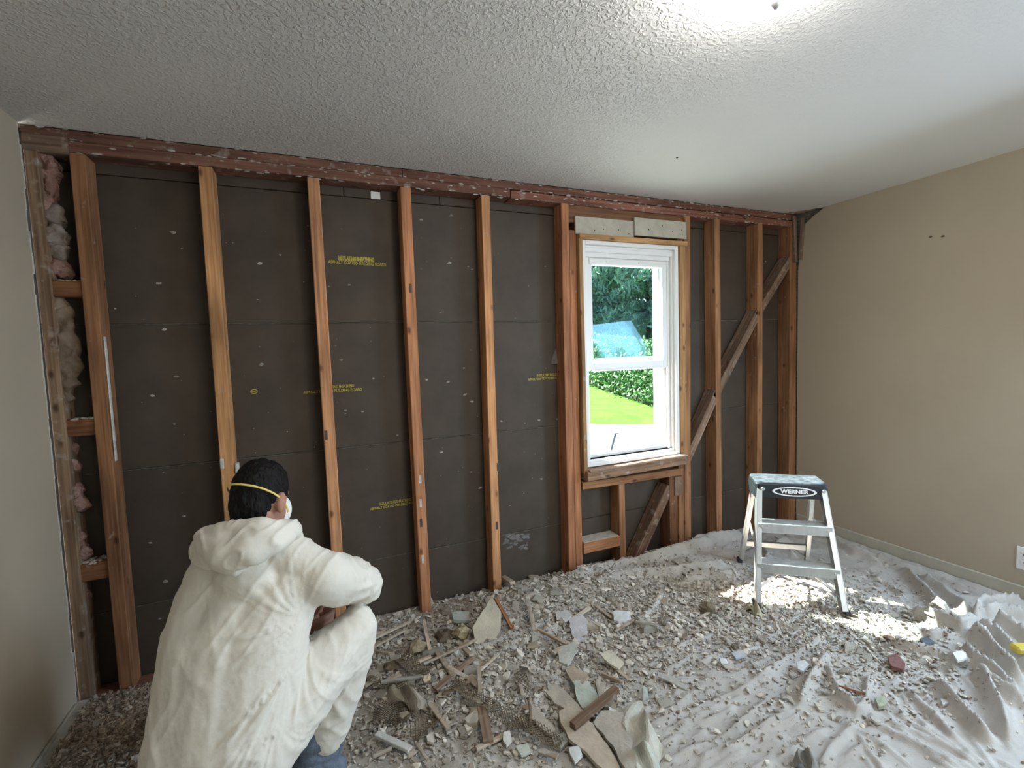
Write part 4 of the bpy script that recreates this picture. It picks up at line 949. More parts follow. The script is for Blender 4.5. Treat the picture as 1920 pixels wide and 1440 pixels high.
# jeans below the cuff and shoes
vv, ff = [], []
cap2(KN_R.lerp(AN_R, .55), .056, AN_R+Vector((0, 0, -.02)), .052); cap2(KN_R.lerp(AN_R, .6)+Vector((-.05, .0, -.04)), .05, AN_R+Vector((-.03, -.01, -.02)), .05)
cap2(at(590, 1425, 1.40), .035, at(625, 1440, 1.43), .04)
def jd(co, no): return co+no*(.008*fbm(co[:, 2]*60+co[:, 0]*12, co[:, 0]*14, 31, 3))[:, None]
jn = remeshed('jeans', vv, ff, .006, JEANS, man, 4, .5, jd); jn['label'] = 'blue jeans showing below the coverall cuff'
vv, ff = [], []; cap2(KN_L.lerp(AN_L, .7), .05, AN_L, .05); remeshed('jeans', vv, ff, .006, JEANS, man, 4, .5, jd)
for an, d in ((AN_R, Vector((.10, 1, 0))), (AN_L, Vector((.1, 1, 0)))):
    vv, ff = [], []; d.normalize(); a = Vector((an.x, an.y, .072)); cap2(a-d*.04, .043, a+d*.08, .042); cap2(a+d*.08, .042, a+d*.15+Vector((0, 0, -.012)), .036); cap2(a, .046, an+Vector((0, 0, .02)), .046)
    zmin = H1(an.x+d.x*.05, an.y+d.y*.05)-.002
    remeshed('shoe', vv, ff, .007, SHOE, man, 4, .5, lambda co, no, z0=zmin: np.stack([co[:, 0], co[:, 1], np.maximum(co[:, 2], z0)], 1))

# ------------------------------------------------------------------ rubble
def density(px, py):
    """how thick the crumbs lie, by region of the floor"""
    d = np.zeros_like(px)
    g = lambda cx, cy, sx, sy, a: a*np.exp(-((px-cx)/sx)**2-((py-cy)/sy)**2)
    d += g(930, 1270, 230, 160, 1.0) + g(1050, 1130, 160, 60, 1.0) + g(1350, 1150, 260, 60, .9) + g(1560, 1190, 130, 50, .9) + g(760, 1330, 120, 120, .9) + g(230, 1390, 190, 80, .30) + g(1180, 1200, 160, 70, .6) + g(1720, 1240, 80, 40, .6) + g(1350, 1330, 350, 140, .10) + g(1650, 1300, 200, 60, .16)
    return np.clip(d+.02, 0, 1)
def scatter(n, rng, lo=(-.5, -1.9), hi=(3.45, .08), pw=1.0, density=density):
    out = []
    while len(out) < n:
        x = rng.uniform(lo[0], hi[0], 4000); y = rng.uniform(lo[1], hi[1], 4000)
        px, py, z = project(np.stack([x, y, np.zeros(4000)], 1))
        k = (z > .3) & (rng.random(4000) < density(px, py)**pw) & (px > -60) & (px < 1980) & (py < 1500)
        out += list(zip(x[k], y[k]))
    return np.array(out[:n])
def chip_mesh(name, n, smin, smax, material, seed, pw=1.0, flat=.35, lift=.002, **kw):
    rng = np.random.default_rng(seed); P2 = scatter(n, rng, pw=pw, **kw)
    # tapered irregular pentagonal chips: 10 verts, 7 faces
    k = 5; ang = np.linspace(0, 2*math.pi, k+1)[:-1][None, :]+rng.uniform(-.45, .45, (n, k)) + rng.uniform(0, 6, (n, 1))
    size = smin+(smax-smin)*rng.random(n)**3.0
    rad = size[:, None]*rng.uniform(.5, 1.15, (n, k)); el = rng.uniform(.45, 1, (n, 1)); ro = rng.uniform(0, 6.28, (n, 1))
    th = size*flat*rng.uniform(.4, 1.2, n)
    bx = rad*np.cos(ang); by = rad*np.sin(ang)*el; x = bx*np.cos(ro)-by*np.sin(ro); y = bx*np.sin(ro)+by*np.cos(ro)
    tiltx = rng.normal(0, .32, (n, 1)); tilty = rng.normal(0, .32, (n, 1)); zb = x*tiltx+y*tilty
    sc = rng.uniform(.65, .95, (n, 1))
    top = np.stack([x*sc, y*sc, zb*sc+th[:, None]], 2); bot = np.stack([x, y, zb], 2)
    allv = np.concatenate([bot, top], 1)
    z0 = H(P2[:, 0], P2[:, 1])+lift+size*.10
    allv += np.stack([P2[:, 0], P2[:, 1], z0], 1)[:, None, :]
    base = (np.arange(n)*10)[:, None]
    sides = np.concatenate([np.stack([base[:, 0]+i, base[:, 0]+(i+1) % 5, base[:, 0]+5+(i+1) % 5, base[:, 0]+5+i], 1) for i in range(5)])
    tops = base+np.arange(5, 10)[None, :]
    me = bpy.data.meshes.new(name)
    me.from_pydata(allv.reshape(-1, 3).tolist(), [], sides.tolist()+tops.tolist()); me.update()
    me.materials.append(material)
    o = bpy.data.objects.new(name, me); COL.objects.link(o)
    return o
o = chip_mesh('plaster_crumbs', 26000, .0025, .011, CRUMB, 5); tag(o, 'countless fine plaster crumbs strewn over the drop cloth', 'rubble', kind='stuff')
o = chip_mesh('plaster_chips', 6500, .008, .024, CRUMB, 6, pw=1.2, flat=.30, lift=.004); tag(o, 'countless small plaster chips lying thick below the studs', 'rubble', kind='stuff')
GRIT = mat('brown_grit', (.38, .30, .225), .95, nscale=40, namp=.35, island=.55, spec=.05)
o = chip_mesh('dirt_grit', 16000, .003, .012, GRIT, 8, flat=.6, hi=(.35, .08), density=lambda px, py: np.clip(1.1-np.hypot((px-200)/330, (py-1400)/170)**2, 0, 1)); tag(o, 'brown gritty dirt covering the left corner of the floor', 'dirt', kind='stuff')
o = chip_mesh('dirt_grit', 9000, .0025, .009, GRIT, 9, flat=.6); tag(o, 'fine brown grit mixed through the rubble on the cloth', 'dirt', kind='stuff')
# separate chunks: a few source shapes, copied
def chunk_src(rng, k, flat):
    ang = np.sort(rng.uniform(0, 2*math.pi, k)); r = rng.uniform(.55, 1.1, k)
    pts = [(r[i]*math.cos(ang[i]), r[i]*math.sin(ang[i])*rng.uniform(.55, .95)) for i in range(k)]
    bm = bmesh.new(); lo_ = [bm.verts.new((x, y, 0)) for x, y in pts]; hi_ = [bm.verts.new((x*rng.uniform(.82, .97), y*rng.uniform(.82, .97), flat*rng.uniform(.75, 1.15))) for x, y in pts]
    c = bm.verts.new((rng.uniform(-.15, .15), rng.uniform(-.15, .15), flat*1.12))
    bm.faces.new(lo_[::-1])
    for i in range(k):
        j = (i+1) % k; bm.faces.new((lo_[i], lo_[j], hi_[j], hi_[i])); bm.faces.new((hi_[i], hi_[j], c))
    me = bpy.data.meshes.new('plaster_chunk'); bmesh.ops.recalc_face_normals(bm, faces=bm.faces[:]); bm.to_mesh(me); bm.free(); me.materials.append(CHUNKM); return me
rg = np.random.default_rng(12); SRC = [chunk_src(rg, int(rg.integers(6, 10)), f) for f in (.16, .2, .24, .3, .4, .18, .22, .5, .35, .26, .15, .2)]
CHUNKS = []
P2 = scatter(285, np.random.default_rng(77), pw=1.25)
TINTS = [(1, 1, 1), (.85, .84, .82), (1.15, 1.14, 1.1), (1.0, .94, .84), (.80, .78, .74), (.98, 1.02, 1.0), (1.2, 1.2, 1.2), (.9, .95, .95)]
for i, (x, y) in enumerate(P2):
    o = bpy.data.objects.new('plaster_chunk', SRC[i % len(SRC)]); COL.objects.link(o)
    s = (.016+.030*rg.random()**2)*(1.35 if y > -1.2 and x < 1.75 else 1.0); e = .012
    nx_ = (H1(x+e, y)-H1(x-e, y))/(2*e); ny_ = (H1(x, y+e)-H1(x, y-e))/(2*e)
    nrm = Vector((-nx_*.7+rg.normal(0, .12), -ny_*.7+rg.normal(0, .12), 1)).normalized()
    o.matrix_world = Matrix.Translation((x, y, H1(x, y)+.004)) @ nrm.to_track_quat('Z', 'Y').to_matrix().to_4x4() @ Matrix.Rotation(rg.uniform(0, 6.28), 4, 'Z') @ Matrix.Diagonal((s, s, s*rg.uniform(.6, 1.0), 1))
    t = TINTS[int(rg.integers(len(TINTS)))]; o.color = (*t, 1)
    CHUNKS.append((o, x, y, t, s))

# single pieces one can point to
def slab(name, px, th, material, label, cat, col=(1, 1, 1), lift=.012, tilt=(0, 0), group=None, rough=.0):
    pts = [onZ(x, y, .03+lift) for x, y in px]; c = sum(pts, Vector())/len(pts)
    z0 = H1(c.x, c.y)+lift
    pts = [onZ(x, y, z0) for x, y in px]; c = sum(pts, Vector())/len(pts)
    # subdivide the outline so the break is ragged
    ol_ = []
    for i, p in enumerate(pts):
        q = pts[(i+1) % len(pts)]; L = (q-p).length; n_ = max(1, int(L/.022))
        for k in range(n_):
            w_ = p.lerp(q, k/n_)
            if k: w_ += Vector((random.uniform(-1, 1), random.uniform(-1, 1), 0))*min(.004, L*.08)
            ol_.append(w_)
    bm = bmesh.new()
    def zz(p): return (p.x-c.x)*tilt[0]+(p.y-c.y)*tilt[1]
    a = [bm.verts.new((p.x-c.x, p.y-c.y, zz(p)-th*.5)) for p in ol_]; b = [bm.verts.new(((p.x-c.x)*.985, (p.y-c.y)*.985, zz(p)+th*.5+random.uniform(-.001, .001))) for p in ol_]
    ct = bm.verts.new((0, 0, th*.5+.001))
    bm.faces.new(a[::-1]); n_ = len(a)
    for i in range(n_):
        j = (i+1) % n_; bm.faces.new((a[i], a[j], b[j], b[i])); bm.faces.new((b[i], b[j], ct))
    o = bmobj(name, bm, material); o.location = (c.x, c.y, z0+th*.5); o.color = (*col, 1)
    return tag(o, label, cat, group)
BEIGE = (.86, .80, .66); GREEN = (.72, .78, .70); GREY = (.78, .77, .74); PALE = (1.05, 1.08, 1.12); TAN = (.80, .70, .58); OLIVE = (.62, .58, .42)
slab('plasterboard_shard', [(1048, 1342), (1078, 1333), (1098, 1356), (1112, 1364), (1140, 1402), (1162, 1440), (1172, 1458), (1140, 1452), (1118, 1436), (1100, 1416), (1066, 1392), (1052, 1366)], .012, PAINTED, 'largest tan plasterboard shard, under the grey stick at the bottom of the frame', 'plasterboard', TAN, .016, (.0, .06))
slab('plasterboard_shard', [(1112, 1360), (1128, 1338), (1168, 1342), (1178, 1372), (1190, 1420), (1196, 1452), (1172, 1446), (1150, 1404)], .012, PAINTED, 'dusty grey plasterboard shard right of the largest tan shard', 'plasterboard', (.72, .68, .60), .026, (.05, .0))
slab('plasterboard_shard', [(1074, 1286), (1104, 1282), (1122, 1308), (1112, 1330), (1092, 1334), (1080, 1312)], .012, PAINTED, 'pale green plasterboard shard above the largest tan shard', 'plasterboard', GREEN, .022, (-.10, .10))
slab('plasterboard_shard', [(1060, 1256), (1076, 1250), (1104, 1276), (1094, 1288), (1074, 1284)], .010, PAINTED, 'small tan plasterboard shard above the pale green shard', 'plasterboard', TAN, .026, (.15, -.1))
slab('plasterboard_shard', [(1016, 1292), (1044, 1288), (1076, 1318), (1098, 1342), (1072, 1340), (1040, 1322)], .010, PAINTED, 'dusty beige plasterboard shard left of the pale green shard', 'plasterboard', (.80, .73, .64), .014, (.08, .0))
slab('plasterboard_shard', [(984, 1318), (1000, 1330), (1018, 1346), (1042, 1368), (1034, 1380), (1008, 1362), (990, 1344)], .010, PAINTED, 'long brownish grey plasterboard shard beside the wire mesh strip', 'plasterboard', (.66, .60, .52), .016, (.0, .12))
slab('plasterboard_shard', [(886, 1186), (906, 1164), (924, 1146), (940, 1160), (936, 1184), (922, 1204), (902, 1224), (890, 1210)], .012, PAINTED, 'smooth beige plasterboard shard standing tilted near the fifth stud', 'plasterboard', BEIGE, .030, (-.05, .45))
slab('plasterboard_shard', [(848, 1154), (880, 1152), (880, 1166), (850, 1167)], .014, PAINTED, 'small pale green block lying below the fourth stud', 'plasterboard', (.70, .80, .74), .014, (0, .1))
slab('plasterboard_shard', [(1046, 1222), (1076, 1211), (1084, 1224), (1064, 1247), (1048, 1241)], .010, PAINTED, 'rounded pale grey plasterboard shard in the middle of the rubble', 'plasterboard', (.80, .82, .76), .016, (.1, .1))
slab('plasterboard_shard', [(1150, 1152), (1180, 1150), (1184, 1164), (1160, 1169), (1151, 1166)], .012, PAINTED, 'small bluish white plaster block on the open cloth below the window', 'plasterboard', (1.1, 1.16, 1.2), .012, (0, .1))
slab('plasterboard_shard', [(1066, 1168), (1090, 1160), (1104, 1172), (1098, 1196), (1076, 1200)], .010, PAINTED, 'pale grey plasterboard shard below the king stud left of the window', 'plasterboard', (.92, .92, .98), .016, (.1, .15))
slab('plasterboard_shard', [(1042, 1152), (1064, 1150), (1072, 1158), (1058, 1166), (1044, 1164)], .010, PAINTED, 'small white plasterboard chip at the right end of the wall rubble', 'plasterboard', (.98, .97, 1.0), .018, (.1, .1))
slab('plasterboard_shard', [(1066, 1408), (1086, 1404), (1092, 1420), (1078, 1432)], .010, PAINTED, 'small bluish white chip left of the largest tan shard', 'plasterboard', (1.08, 1.16, 1.18), .016, (.1, .1))
slab('plasterboard_shard', [(966, 1404), (990, 1398), (996, 1412), (978, 1420)], .008, PAINTED, 'small pale green chip near the bottom edge of the frame', 'plasterboard', (.86, .92, .84), .014, (0, .1))
slab('plasterboard_shard', [(944, 1380), (956, 1376), (960, 1390), (950, 1400), (943, 1392)], .010, PAINTED, 'small white plaster chip right of the upright grey batten', 'plasterboard', (1.1, 1.1, 1.05), .016, (0, .2))
slab('plasterboard_shard', [(1494, 1246), (1508, 1242), (1518, 1250), (1506, 1262), (1496, 1258)], .010, PAINTED, 'white plaster chip on the grey cloth below the ladder', 'plasterboard', (1.1, 1.13, 1.18), .010, (0, .1))
slab('plasterboard_shard', [(1786, 1228), (1806, 1224), (1812, 1236), (1796, 1242)], .008, PAINTED, 'white plaster chip beside the bundled cloth at right', 'plasterboard', (1.1, 1.14, 1.2), .012, (0, .1))
slab('plasterboard_shard', [(1640, 1314), (1658, 1310), (1664, 1322), (1648, 1330)], .012, PAINTED, 'olive green plaster chip low on the cloth right of centre', 'plasterboard', (.60, .66, .50), .010, (0, .1))
slab('plasterboard_shard', [(1763, 1314), (1776, 1312), (1781, 1321), (1768, 1325)], .008, PAINTED, 'small grey plaster chip between the fan folds at lower right', 'plasterboard', (.95, .98, 1.0), .008)
slab('plasterboard_shard', [(1205, 1290), (1214, 1296), (1216, 1310), (1206, 1312)], .008, PAINTED, 'small mint green chip right of the shard pile', 'plasterboard', (.82, 1.0, .92), .008, (.1, .1))
slab('plasterboard_shard', [(1370, 1226), (1392, 1222), (1398, 1232), (1380, 1238)], .008, PAINTED, 'flat bluish grey chip on the cloth in front of the ladder', 'plasterboard', (.82, .88, .96), .008)
slab('plasterboard_shard', [(1348, 1236), (1362, 1240), (1366, 1250), (1352, 1247)], .010, PAINTED, 'white oblong chip left of the flat bluish grey chip', 'plasterboard', (1.1, 1.15, 1.2), .008)
slab('plasterboard_shard', [(1232, 1266), (1256, 1270), (1290, 1284), (1286, 1290), (1256, 1280), (1234, 1274)], .006, PAINTED, 'long thin grey chip on the open cloth right of the pile', 'plasterboard', (.68, .66, .62), .012, (.0, .2))
slab('plasterboard_shard', [(1126, 1232), (1142, 1226), (1170, 1244), (1160, 1252), (1140, 1244)], .008, PAINTED, 'cream plaster sliver on a tent of raised cloth', 'plasterboard', (.95, .9, .76), .030, (.1, .2))
slab('brick_fragment', [(1664, 1236), (1680, 1232), (1697, 1250), (1692, 1262), (1672, 1256)], .016, mat('red_brick', (.22, .11, .095), .9, nscale=50, namp=.4), 'dark red brick fragment on the cloth at right', 'brick', (1, 1, 1), .010)
slab('slate_chip', [(1724, 1202), (1738, 1198), (1752, 1208), (1744, 1218), (1730, 1214)], .012, mat('slate_blue', (.13, .145, .165), .7, nscale=50, namp=.4), 'dark blue grey chip beside the bundled cloth', 'chip', (1, 1, 1), .014)
# curled torn facing paper pieces
def curl(name, c0, c1, wdt_px, label, col, bend=.04, lift=.02):
    p0 = onZ(*c0, .04); p1 = onZ(*c1, .04); ax = (p1-p0); L = ax.length; ax.normalize(); sd = Vector((-ax.y, ax.x, 0)); W_ = wdt_px
    vv, ff = [], []; nu, nv = 12, 8
    for layer in (0, 1):
        for i in range(nu+1):
            for j in range(nv+1):
                u = i/nu; v = j/nv-.5; p = p0+ax*(u*L*(1+.06*math.sin(v*9)))+sd*(v*W_*(1+.25*math.sin(u*7+1)))
                z = bend*math.sin(u*math.pi)*(.5+v)+.012*math.sin(u*9+v*6)+bend*1.2*v*v
                vv.append((p.x, p.y, H1(p.x, p.y)+lift+z+(.003 if layer else 0)))
    S_ = (nu+1)*(nv+1)
    for layer in (0, 1):
        for i in range(nu):
            for j in range(nv):
                a = layer*S_+i*(nv+1)+j; q = (a, a+1, a+nv+2, a+nv+1); ff.append(q if layer == 0 else q[::-1])
    bd = [i*(nv+1) for i in range(nu+1)]+[nu*(nv+1)+j for j in range(1, nv+1)]+[i*(nv+1)+nv for i in range(nu-1, -1, -1)]+[j for j in range(nv-1, 0, -1)]
    for i in range(len(bd)): a, b = bd[i], bd[(i+1) % len(bd)]; ff.append((a, b, b+S_, a+S_))
    bm = bmesh.new(); bvs = [bm.verts.new(v) for v in vv]
    for f in ff: bm.faces.new([bvs[i] for i in f])
    o = bmobj(name, bm, PAINTED, None, False); o.color = (*col, 1); return tag(o, label, 'paper')
curl('torn_facing_paper', (1172, 1318), (1214, 1410), .10, 'curled pale grey plasterboard paper right of the shard pile', (.90, .89, .82), .035, .014)
curl('torn_facing_paper', (726, 1300), (796, 1338), .055, 'curled dark edged paper sheet beside the person', (.62, .56, .48), .03, .010)
curl('torn_facing_paper', (1180, 1425), (1235, 1440), .10, 'crumpled pale green paper at the bottom edge of the frame', (.80, .84, .76), .05, .008)
curl('torn_facing_paper', (1400, 1130), (1425, 1150), .04, 'small yellowish crumpled scrap at the left front ladder foot', (.75, .70, .52), .03, .004)
curl('torn_facing_paper', (1490, 1405), (1530, 1432), .05, 'torn dark grey scrap low in the middle of the cloth', (.42, .42, .40), .025, .006)
# sticks and laths
def stick(name, c0, c1, wpx, th, material, label, cat, col=(1, 1, 1), l0=.012, l1=.012):
    a = onZ(*c0, .03); b = onZ(*c1, .03); a.z = H1(a.x, a.y)+l0; b.z = H1(b.x, b.y)+l1
    return tag(board(name, a, b, wpx, th, material, None, ydir=(0, 0, 1), col=col, bev=.0015), label, cat)
LATH = wood_mat('dusty_lath', (.56, .49, .40), (.40, .33, .26), dirt=(.55, .51, .46), dirt_amt=.5)
stick('lath_strip', (702, 1200), (768, 1166), .016, .008, LATH, 'pale lath strip beside the knee, upper of two', 'lath', (1.15, 1.12, 1.05), .02, .014)
stick('lath_strip', (702, 1213), (758, 1184), .014, .008, LATH, 'pale lath strip beside the knee, lower of two', 'lath', (1.05, 1.02, .96), .015, .012)
stick('wood_splinter', (931, 1152), (960, 1184), .016, .012, WOOD, 'reddish brown wood splinter behind the tilted beige shard', 'stick', (.8, .75, .7), .05, .02)
stick('wood_strip', (816, 1306), (886, 1244), .024, .010, WOODG, 'brown grey flat wood strip in the middle of the rubble', 'stick', (.85, .8, .74), .02, .02)
stick('wood_batten', (904, 1340), (916, 1400), .034, .012, WOODG, 'short grey batten pointing at the camera right of the person', 'stick', (1.0, .96, .9), .03, .02)
stick('wood_stick', (1074, 1372), (1156, 1308), .026, .022, WOODG, 'thick brown grey stick lying across the plasterboard shards', 'stick', (.82, .72, .62), .045, .05)
stick('wood_strip', (795, 1254), (886, 1224), .010, .008, LATH, 'thin pale lath running towards the tilted beige shard', 'lath', (.95, .9, .84), .02, .03)
stick('wood_strip', (900, 1270), (935, 1235), .010, .008, LATH, 'thin grey lath below the tilted beige shard', 'lath', (.85, .8, .75), .02, .024)
stick('painted_trim', (707, 1388), (769, 1414), .022, .012, PAINTED, 'white painted trim stick beside the jeans', 'stick', (1.05, 1.07, 1.06), .024, .02)
stick('wood_strip', (1308, 1154), (1346, 1136), .012, .008, LATH, 'short pale stick under the brown lump on the cloth', 'stick', (1, 1, .95), .010, .014)
stick('wood_strip', (1371, 1126), (1374, 1100), .012, .010, LATH, 'short pale stick left of the front ladder rail', 'stick', (1, 1, 1.05), .012, .02)
stick('wood_splinter', (1572, 1298), (1622, 1311), .008, .005, WOOD, 'thin brown splinter between the folds below the ladder', 'stick', (.6, .45, .5), .012, .010)
stick('wood_strip', (944, 1092), (962, 1112), .03, .016, LATH, 'short blunt grey lath leaning at the fifth stud foot', 'lath', (1, .95, .9), .05, .03)
stick('metal_rod', (716, 1290), (792, 1284), .012, .010, PAINTED, 'grey rod lying on the bent mesh strip beside the person', 'rod', (.72, .70, .66), .03, .03)
stick('wood_strip', (880, 1283), (902, 1300), .030, .008, LATH, 'brown wedge shaped wood scrap above the mesh strip', 'stick', (.72, .62, .5), .02, .016)
rs = random.Random(5); LATHS = []
for k in range(34):
    px, py = rs.uniform(690, 1180), rs.uniform(1110, 1425)
    if py < 1210-(px-700)*.25: py += 70
    a_ = rs.choice((-.45, -.35, -.6, .5, .9, 1.4))+rs.uniform(-.15, .15); L_ = rs.uniform(22, 62)
    c0 = (px-math.cos(a_)*L_/2, py-math.sin(a_)*L_/2); c1 = (px+math.cos(a_)*L_/2, py+math.sin(a_)*L_/2)
    tone = rs.choice((('pale', (1.0, .95, .88)), ('grey', (.78, .74, .69)), ('brown', (.62, .52, .42))))
    o = stick('plaster_strip', c0, c1, rs.uniform(.008, .022), rs.uniform(.005, .012), LATH, 'strip', 'lath', tone[1], rs.uniform(.012, .03), rs.uniform(.012, .03))
    p_ = onZ(px, py, .03); LATHS.append((o, p_.x, p_.y, tone[0], L_))
# lumps
def rock(name, px, py, rx, ry, rz, material, label, cat, col=(1, 1, 1), seed=1, lift=0):
    p = onZ(px, py, .04); bm = bmesh.new(); bmesh.ops.create_icosphere(bm, subdivisions=2, radius=1)
    for v in bm.verts:
        d = 1+.55*mnoise.noise(v.co*1.7+Vector((seed*3.1, 0, 0)))+.30*mnoise.noise(v.co*3.5+Vector((0, seed*2.0, 0)))
        v.co = Vector((v.co.x*rx*d, v.co.y*ry*d, v.co.z*rz*d))
    o = bmobj(name, bm, material, None, False); o.location = (p.x, p.y, H1(p.x, p.y)+rz*.62+lift); o.color = (*col, 1); return tag(o, label, cat)
LUMP = mat('earthy_lump', (.24, .20, .15), .95, nscale=40, namp=.5, bump=.8, bscale=60, objcol=True)
rock('brown_lump', 1327, 1135, .042, .034, .030, LUMP, 'rounded dark brown lump on the open cloth left of the ladder', 'lump', (1, .95, .85), 1)
rock('brown_lump', 1378, 1203, .018, .016, .012, LUMP, 'small dark grey pebble on the cloth in front of the ladder', 'lump', (.8, .8, .8), 2)
rock('dirt_clump', 832, 1194, .042, .034, .028, LUMP, 'dark brown dirt clump left of the olive chunk', 'lump', (.72, .66, .6), 3)
rock('olive_chunk', 866, 1192, .038, .03, .030, LUMP, 'olive plaster chunk between the dirt clump and beige shard', 'lump', (2.0, 2.0, 1.6), 4, .01)
rock('plaster_lump', 784, 1216, .040, .034, .030, LUMP, 'greenish plaster chunk with lath grooves right of the knee', 'lump', (1.8, 1.85, 1.6), 5)
rock('plaster_lump', 800, 1284, .017, .015, .014, LUMP, 'small white plaster lump at the end of the grey rod', 'lump', (2.8, 2.7, 2.5), 6, .02)
rock('dirt_clump', 738, 1246, .035, .028, .020, LUMP, 'dark grey dirt clump above the olive mesh patch', 'lump', (.8, .72, .66), 7)
rock('dirt_clump', 1668, 1190, .020, .018, .018, LUMP, 'small grey lump by the right ladder foot', 'lump', (1.5, 1.4, 1.4), 8)
# expanded metal lath: strips of diamond mesh
def mesh_strip(path, wdt, label, cell=.011, lift=.02, col=None, curlz=.0):
    P = [onZ(x, y, .035) for x, y in path]; L = [0]
    for a, b in zip(P[:-1], P[1:]): L.append(L[-1]+(b-a).length)
    def pos(s, v):
        i = max(k for k in range(len(L)-1) if L[k] <= s+1e-9); t = (s-L[i])/(L[i+1]-L[i]); p = P[i].lerp(P[i+1], t); d = (P[i+1]-P[i]).normalized(); n_ = Vector((-d.y, d.x, 0))
        q = p+n_*v; return Vector((q.x, q.y, H1(q.x, q.y)+lift+curlz*(2*v/wdt)**2+.008*math.sin(s*40)))
    bm = bmesh.new(); nu = int(L[-1]/cell); nv = max(2, int(wdt/cell))
    def bar(a, b):
        d = (b-a); s_ = d.cross(Vector((0, 0, 1))).normalized()*.0013; u = Vector((0, 0, .0013))
        v = [bm.verts.new(q) for q in (a-s_, a+s_, a+u*1.5, b-s_, b+s_, b+u*1.5)]
        bm.faces.new((v[0], v[1], v[4], v[3])); bm.faces.new((v[1], v[2], v[5], v[4])); bm.faces.new((v[2], v[0], v[3], v[5]))
    for i in range(nu):
        for j in range(nv):
            s0, s1 = i*L[-1]/nu, (i+1)*L[-1]/nu; v0, v1 = -wdt/2+j*wdt/nv, -wdt/2+(j+1)*wdt/nv; vm = (v0+v1)/2; sm = (s0+s1)/2
            bar(pos(s0, vm), pos(sm, v0)); bar(pos(sm, v0), pos(s1, vm)); bar(pos(s0, vm), pos(sm, v1)); bar(pos(sm, v1), pos(s1, vm))
    o = bmobj('metal_mesh_strip', bm, METALMESH); return tag(o, label, 'mesh')
mesh_strip([(846, 1298), (890, 1318), (930, 1345), (970, 1360), (1008, 1376), (1050, 1396)], .055, 'long rusty wire mesh strip slanting across the rubble', lift=.024, curlz=.012)
mesh_strip([(688, 1272), (712, 1288), (750, 1298), (802, 1302)], .030, 'bent wire mesh strip under the grey rod beside the person', lift=.024)
mesh_strip([(748, 1240), (770, 1256), (802, 1276)], .060, 'olive wire mesh patch above the grey rod', lift=.026, curlz=.01)
mesh_strip([(975, 1268), (985, 1300)], .05, 'small wire mesh scrap above the long mesh strip', lift=.022)
mesh_strip([(700, 1345), (740, 1338), (770, 1350)], .09, 'wide wire mesh patch right of the coverall cuff', lift=.018)
mesh_strip([(775, 1395), (800, 1372), (822, 1345)], .06, 'wire mesh patch right of the white trim stick', lift=.022, curlz=.015)
# yellow handled tool at the right edge
p = onZ(1921, 1232, .06); bm = bmesh.new()
add_box(bm, (-.05, -.022, -.015), (.08, .022, .015), .008, Matrix.Translation((p.x+.012, p.y, H1(min(p.x, 3.5), p.y)+.03)) @ Matrix.Rotation(math.radians(-25), 4, 'Z'))
tag(bmobj('yellow_tool', bm, mat('yellow_plastic', (.50, .38, .06), .5)), 'yellow tool end poking out of the bundled cloth at the right edge', 'tool')

# the loose lumps are told apart by tone, size and the named thing they lie beside
NEAR = {'largest tan plasterboard shard': (1105, 1395), 'pale green shard': (1098, 1308), 'curled pale grey paper': (1195, 1365), 'tilted beige shard': (912, 1186), 'dirt clump': (832, 1194),
        'pale lath strips': (735, 1185), 'greenish grooved chunk': (784, 1216), 'grey rod': (755, 1287), 'upright grey batten': (910, 1370), 'white trim stick': (738, 1401), 'flat brown wood strip': (850, 1275),
        'wire mesh strip': (960, 1355), 'brown wood splinter': (945, 1168), 'rounded pale grey shard': (1064, 1230), 'bluish white block': (1167, 1159), 'rounded brown lump': (1327, 1135), 'left front ladder foot': (1417, 1135),
        'right front ladder foot': (1590, 1150), 'red brick fragment': (1680, 1247), 'dark blue grey chip': (1738, 1208), 'small dark pebble': (1378, 1203), 'fifth stud foot': (935, 1120), 'king stud foot': (1078, 1085),
        'white chip below the ladder': (1506, 1252), 'crouching person': (640, 1330), 'left wall corner': (150, 1325), 'flat bluish chip': (1384, 1230), 'cream sliver': (1148, 1239), 'third stud bay': (700, 1170)}
NW = {k: onZ(a, b, .03) for k, (a, b) in NEAR.items()}
for (o, x, y, t, s_) in CHUNKS:
    k = min(NW, key=lambda q: (NW[q].x-x)**2+(NW[q].y-y)**2); d = Vector((x-NW[k].x, y-NW[k].y, 0))
    r_ = d.x*RT[0]+d.y*RT[1]; f_ = d.x*FW[0]+d.y*FW[1]
    side = ('right of' if r_ > 0 else 'left of') if abs(r_) > abs(f_) else ('behind' if f_ > 0 else 'in front of')
    near = 'close ' if d.length < .09 else ('well ' if d.length > .2 else '')
    tone = 'white' if t[0] > 1.1 else ('grey' if t[0] < .87 else ('tan' if t[2] < .9 else ('pale' if t[0] >= .99 else 'pale greenish')))
    size = 'tiny' if s_ < .019 else ('small' if s_ < .027 else 'larger')
    tag(o, f'{size} {tone} plaster lump {near}{side} the {k}', 'plaster', 'loose plaster lumps on the drop cloth')

for (o, x, y, tn, L_) in LATHS:
    k = min(NW, key=lambda q: (NW[q].x-x)**2+(NW[q].y-y)**2); d = Vector((x-NW[k].x, y-NW[k].y, 0))
    r_ = d.x*RT[0]+d.y*RT[1]; f_ = d.x*FW[0]+d.y*FW[1]
    side = ('right of' if r_ > 0 else 'left of') if abs(r_) > abs(f_) else ('behind' if f_ > 0 else 'in front of')
    size = 'short' if L_ < 35 else ('mid length' if L_ < 50 else 'long')
    tag(o, f'{size} {tn} dusty strip lying {side} the {k}', 'strip', 'dusty strips in the rubble heap')

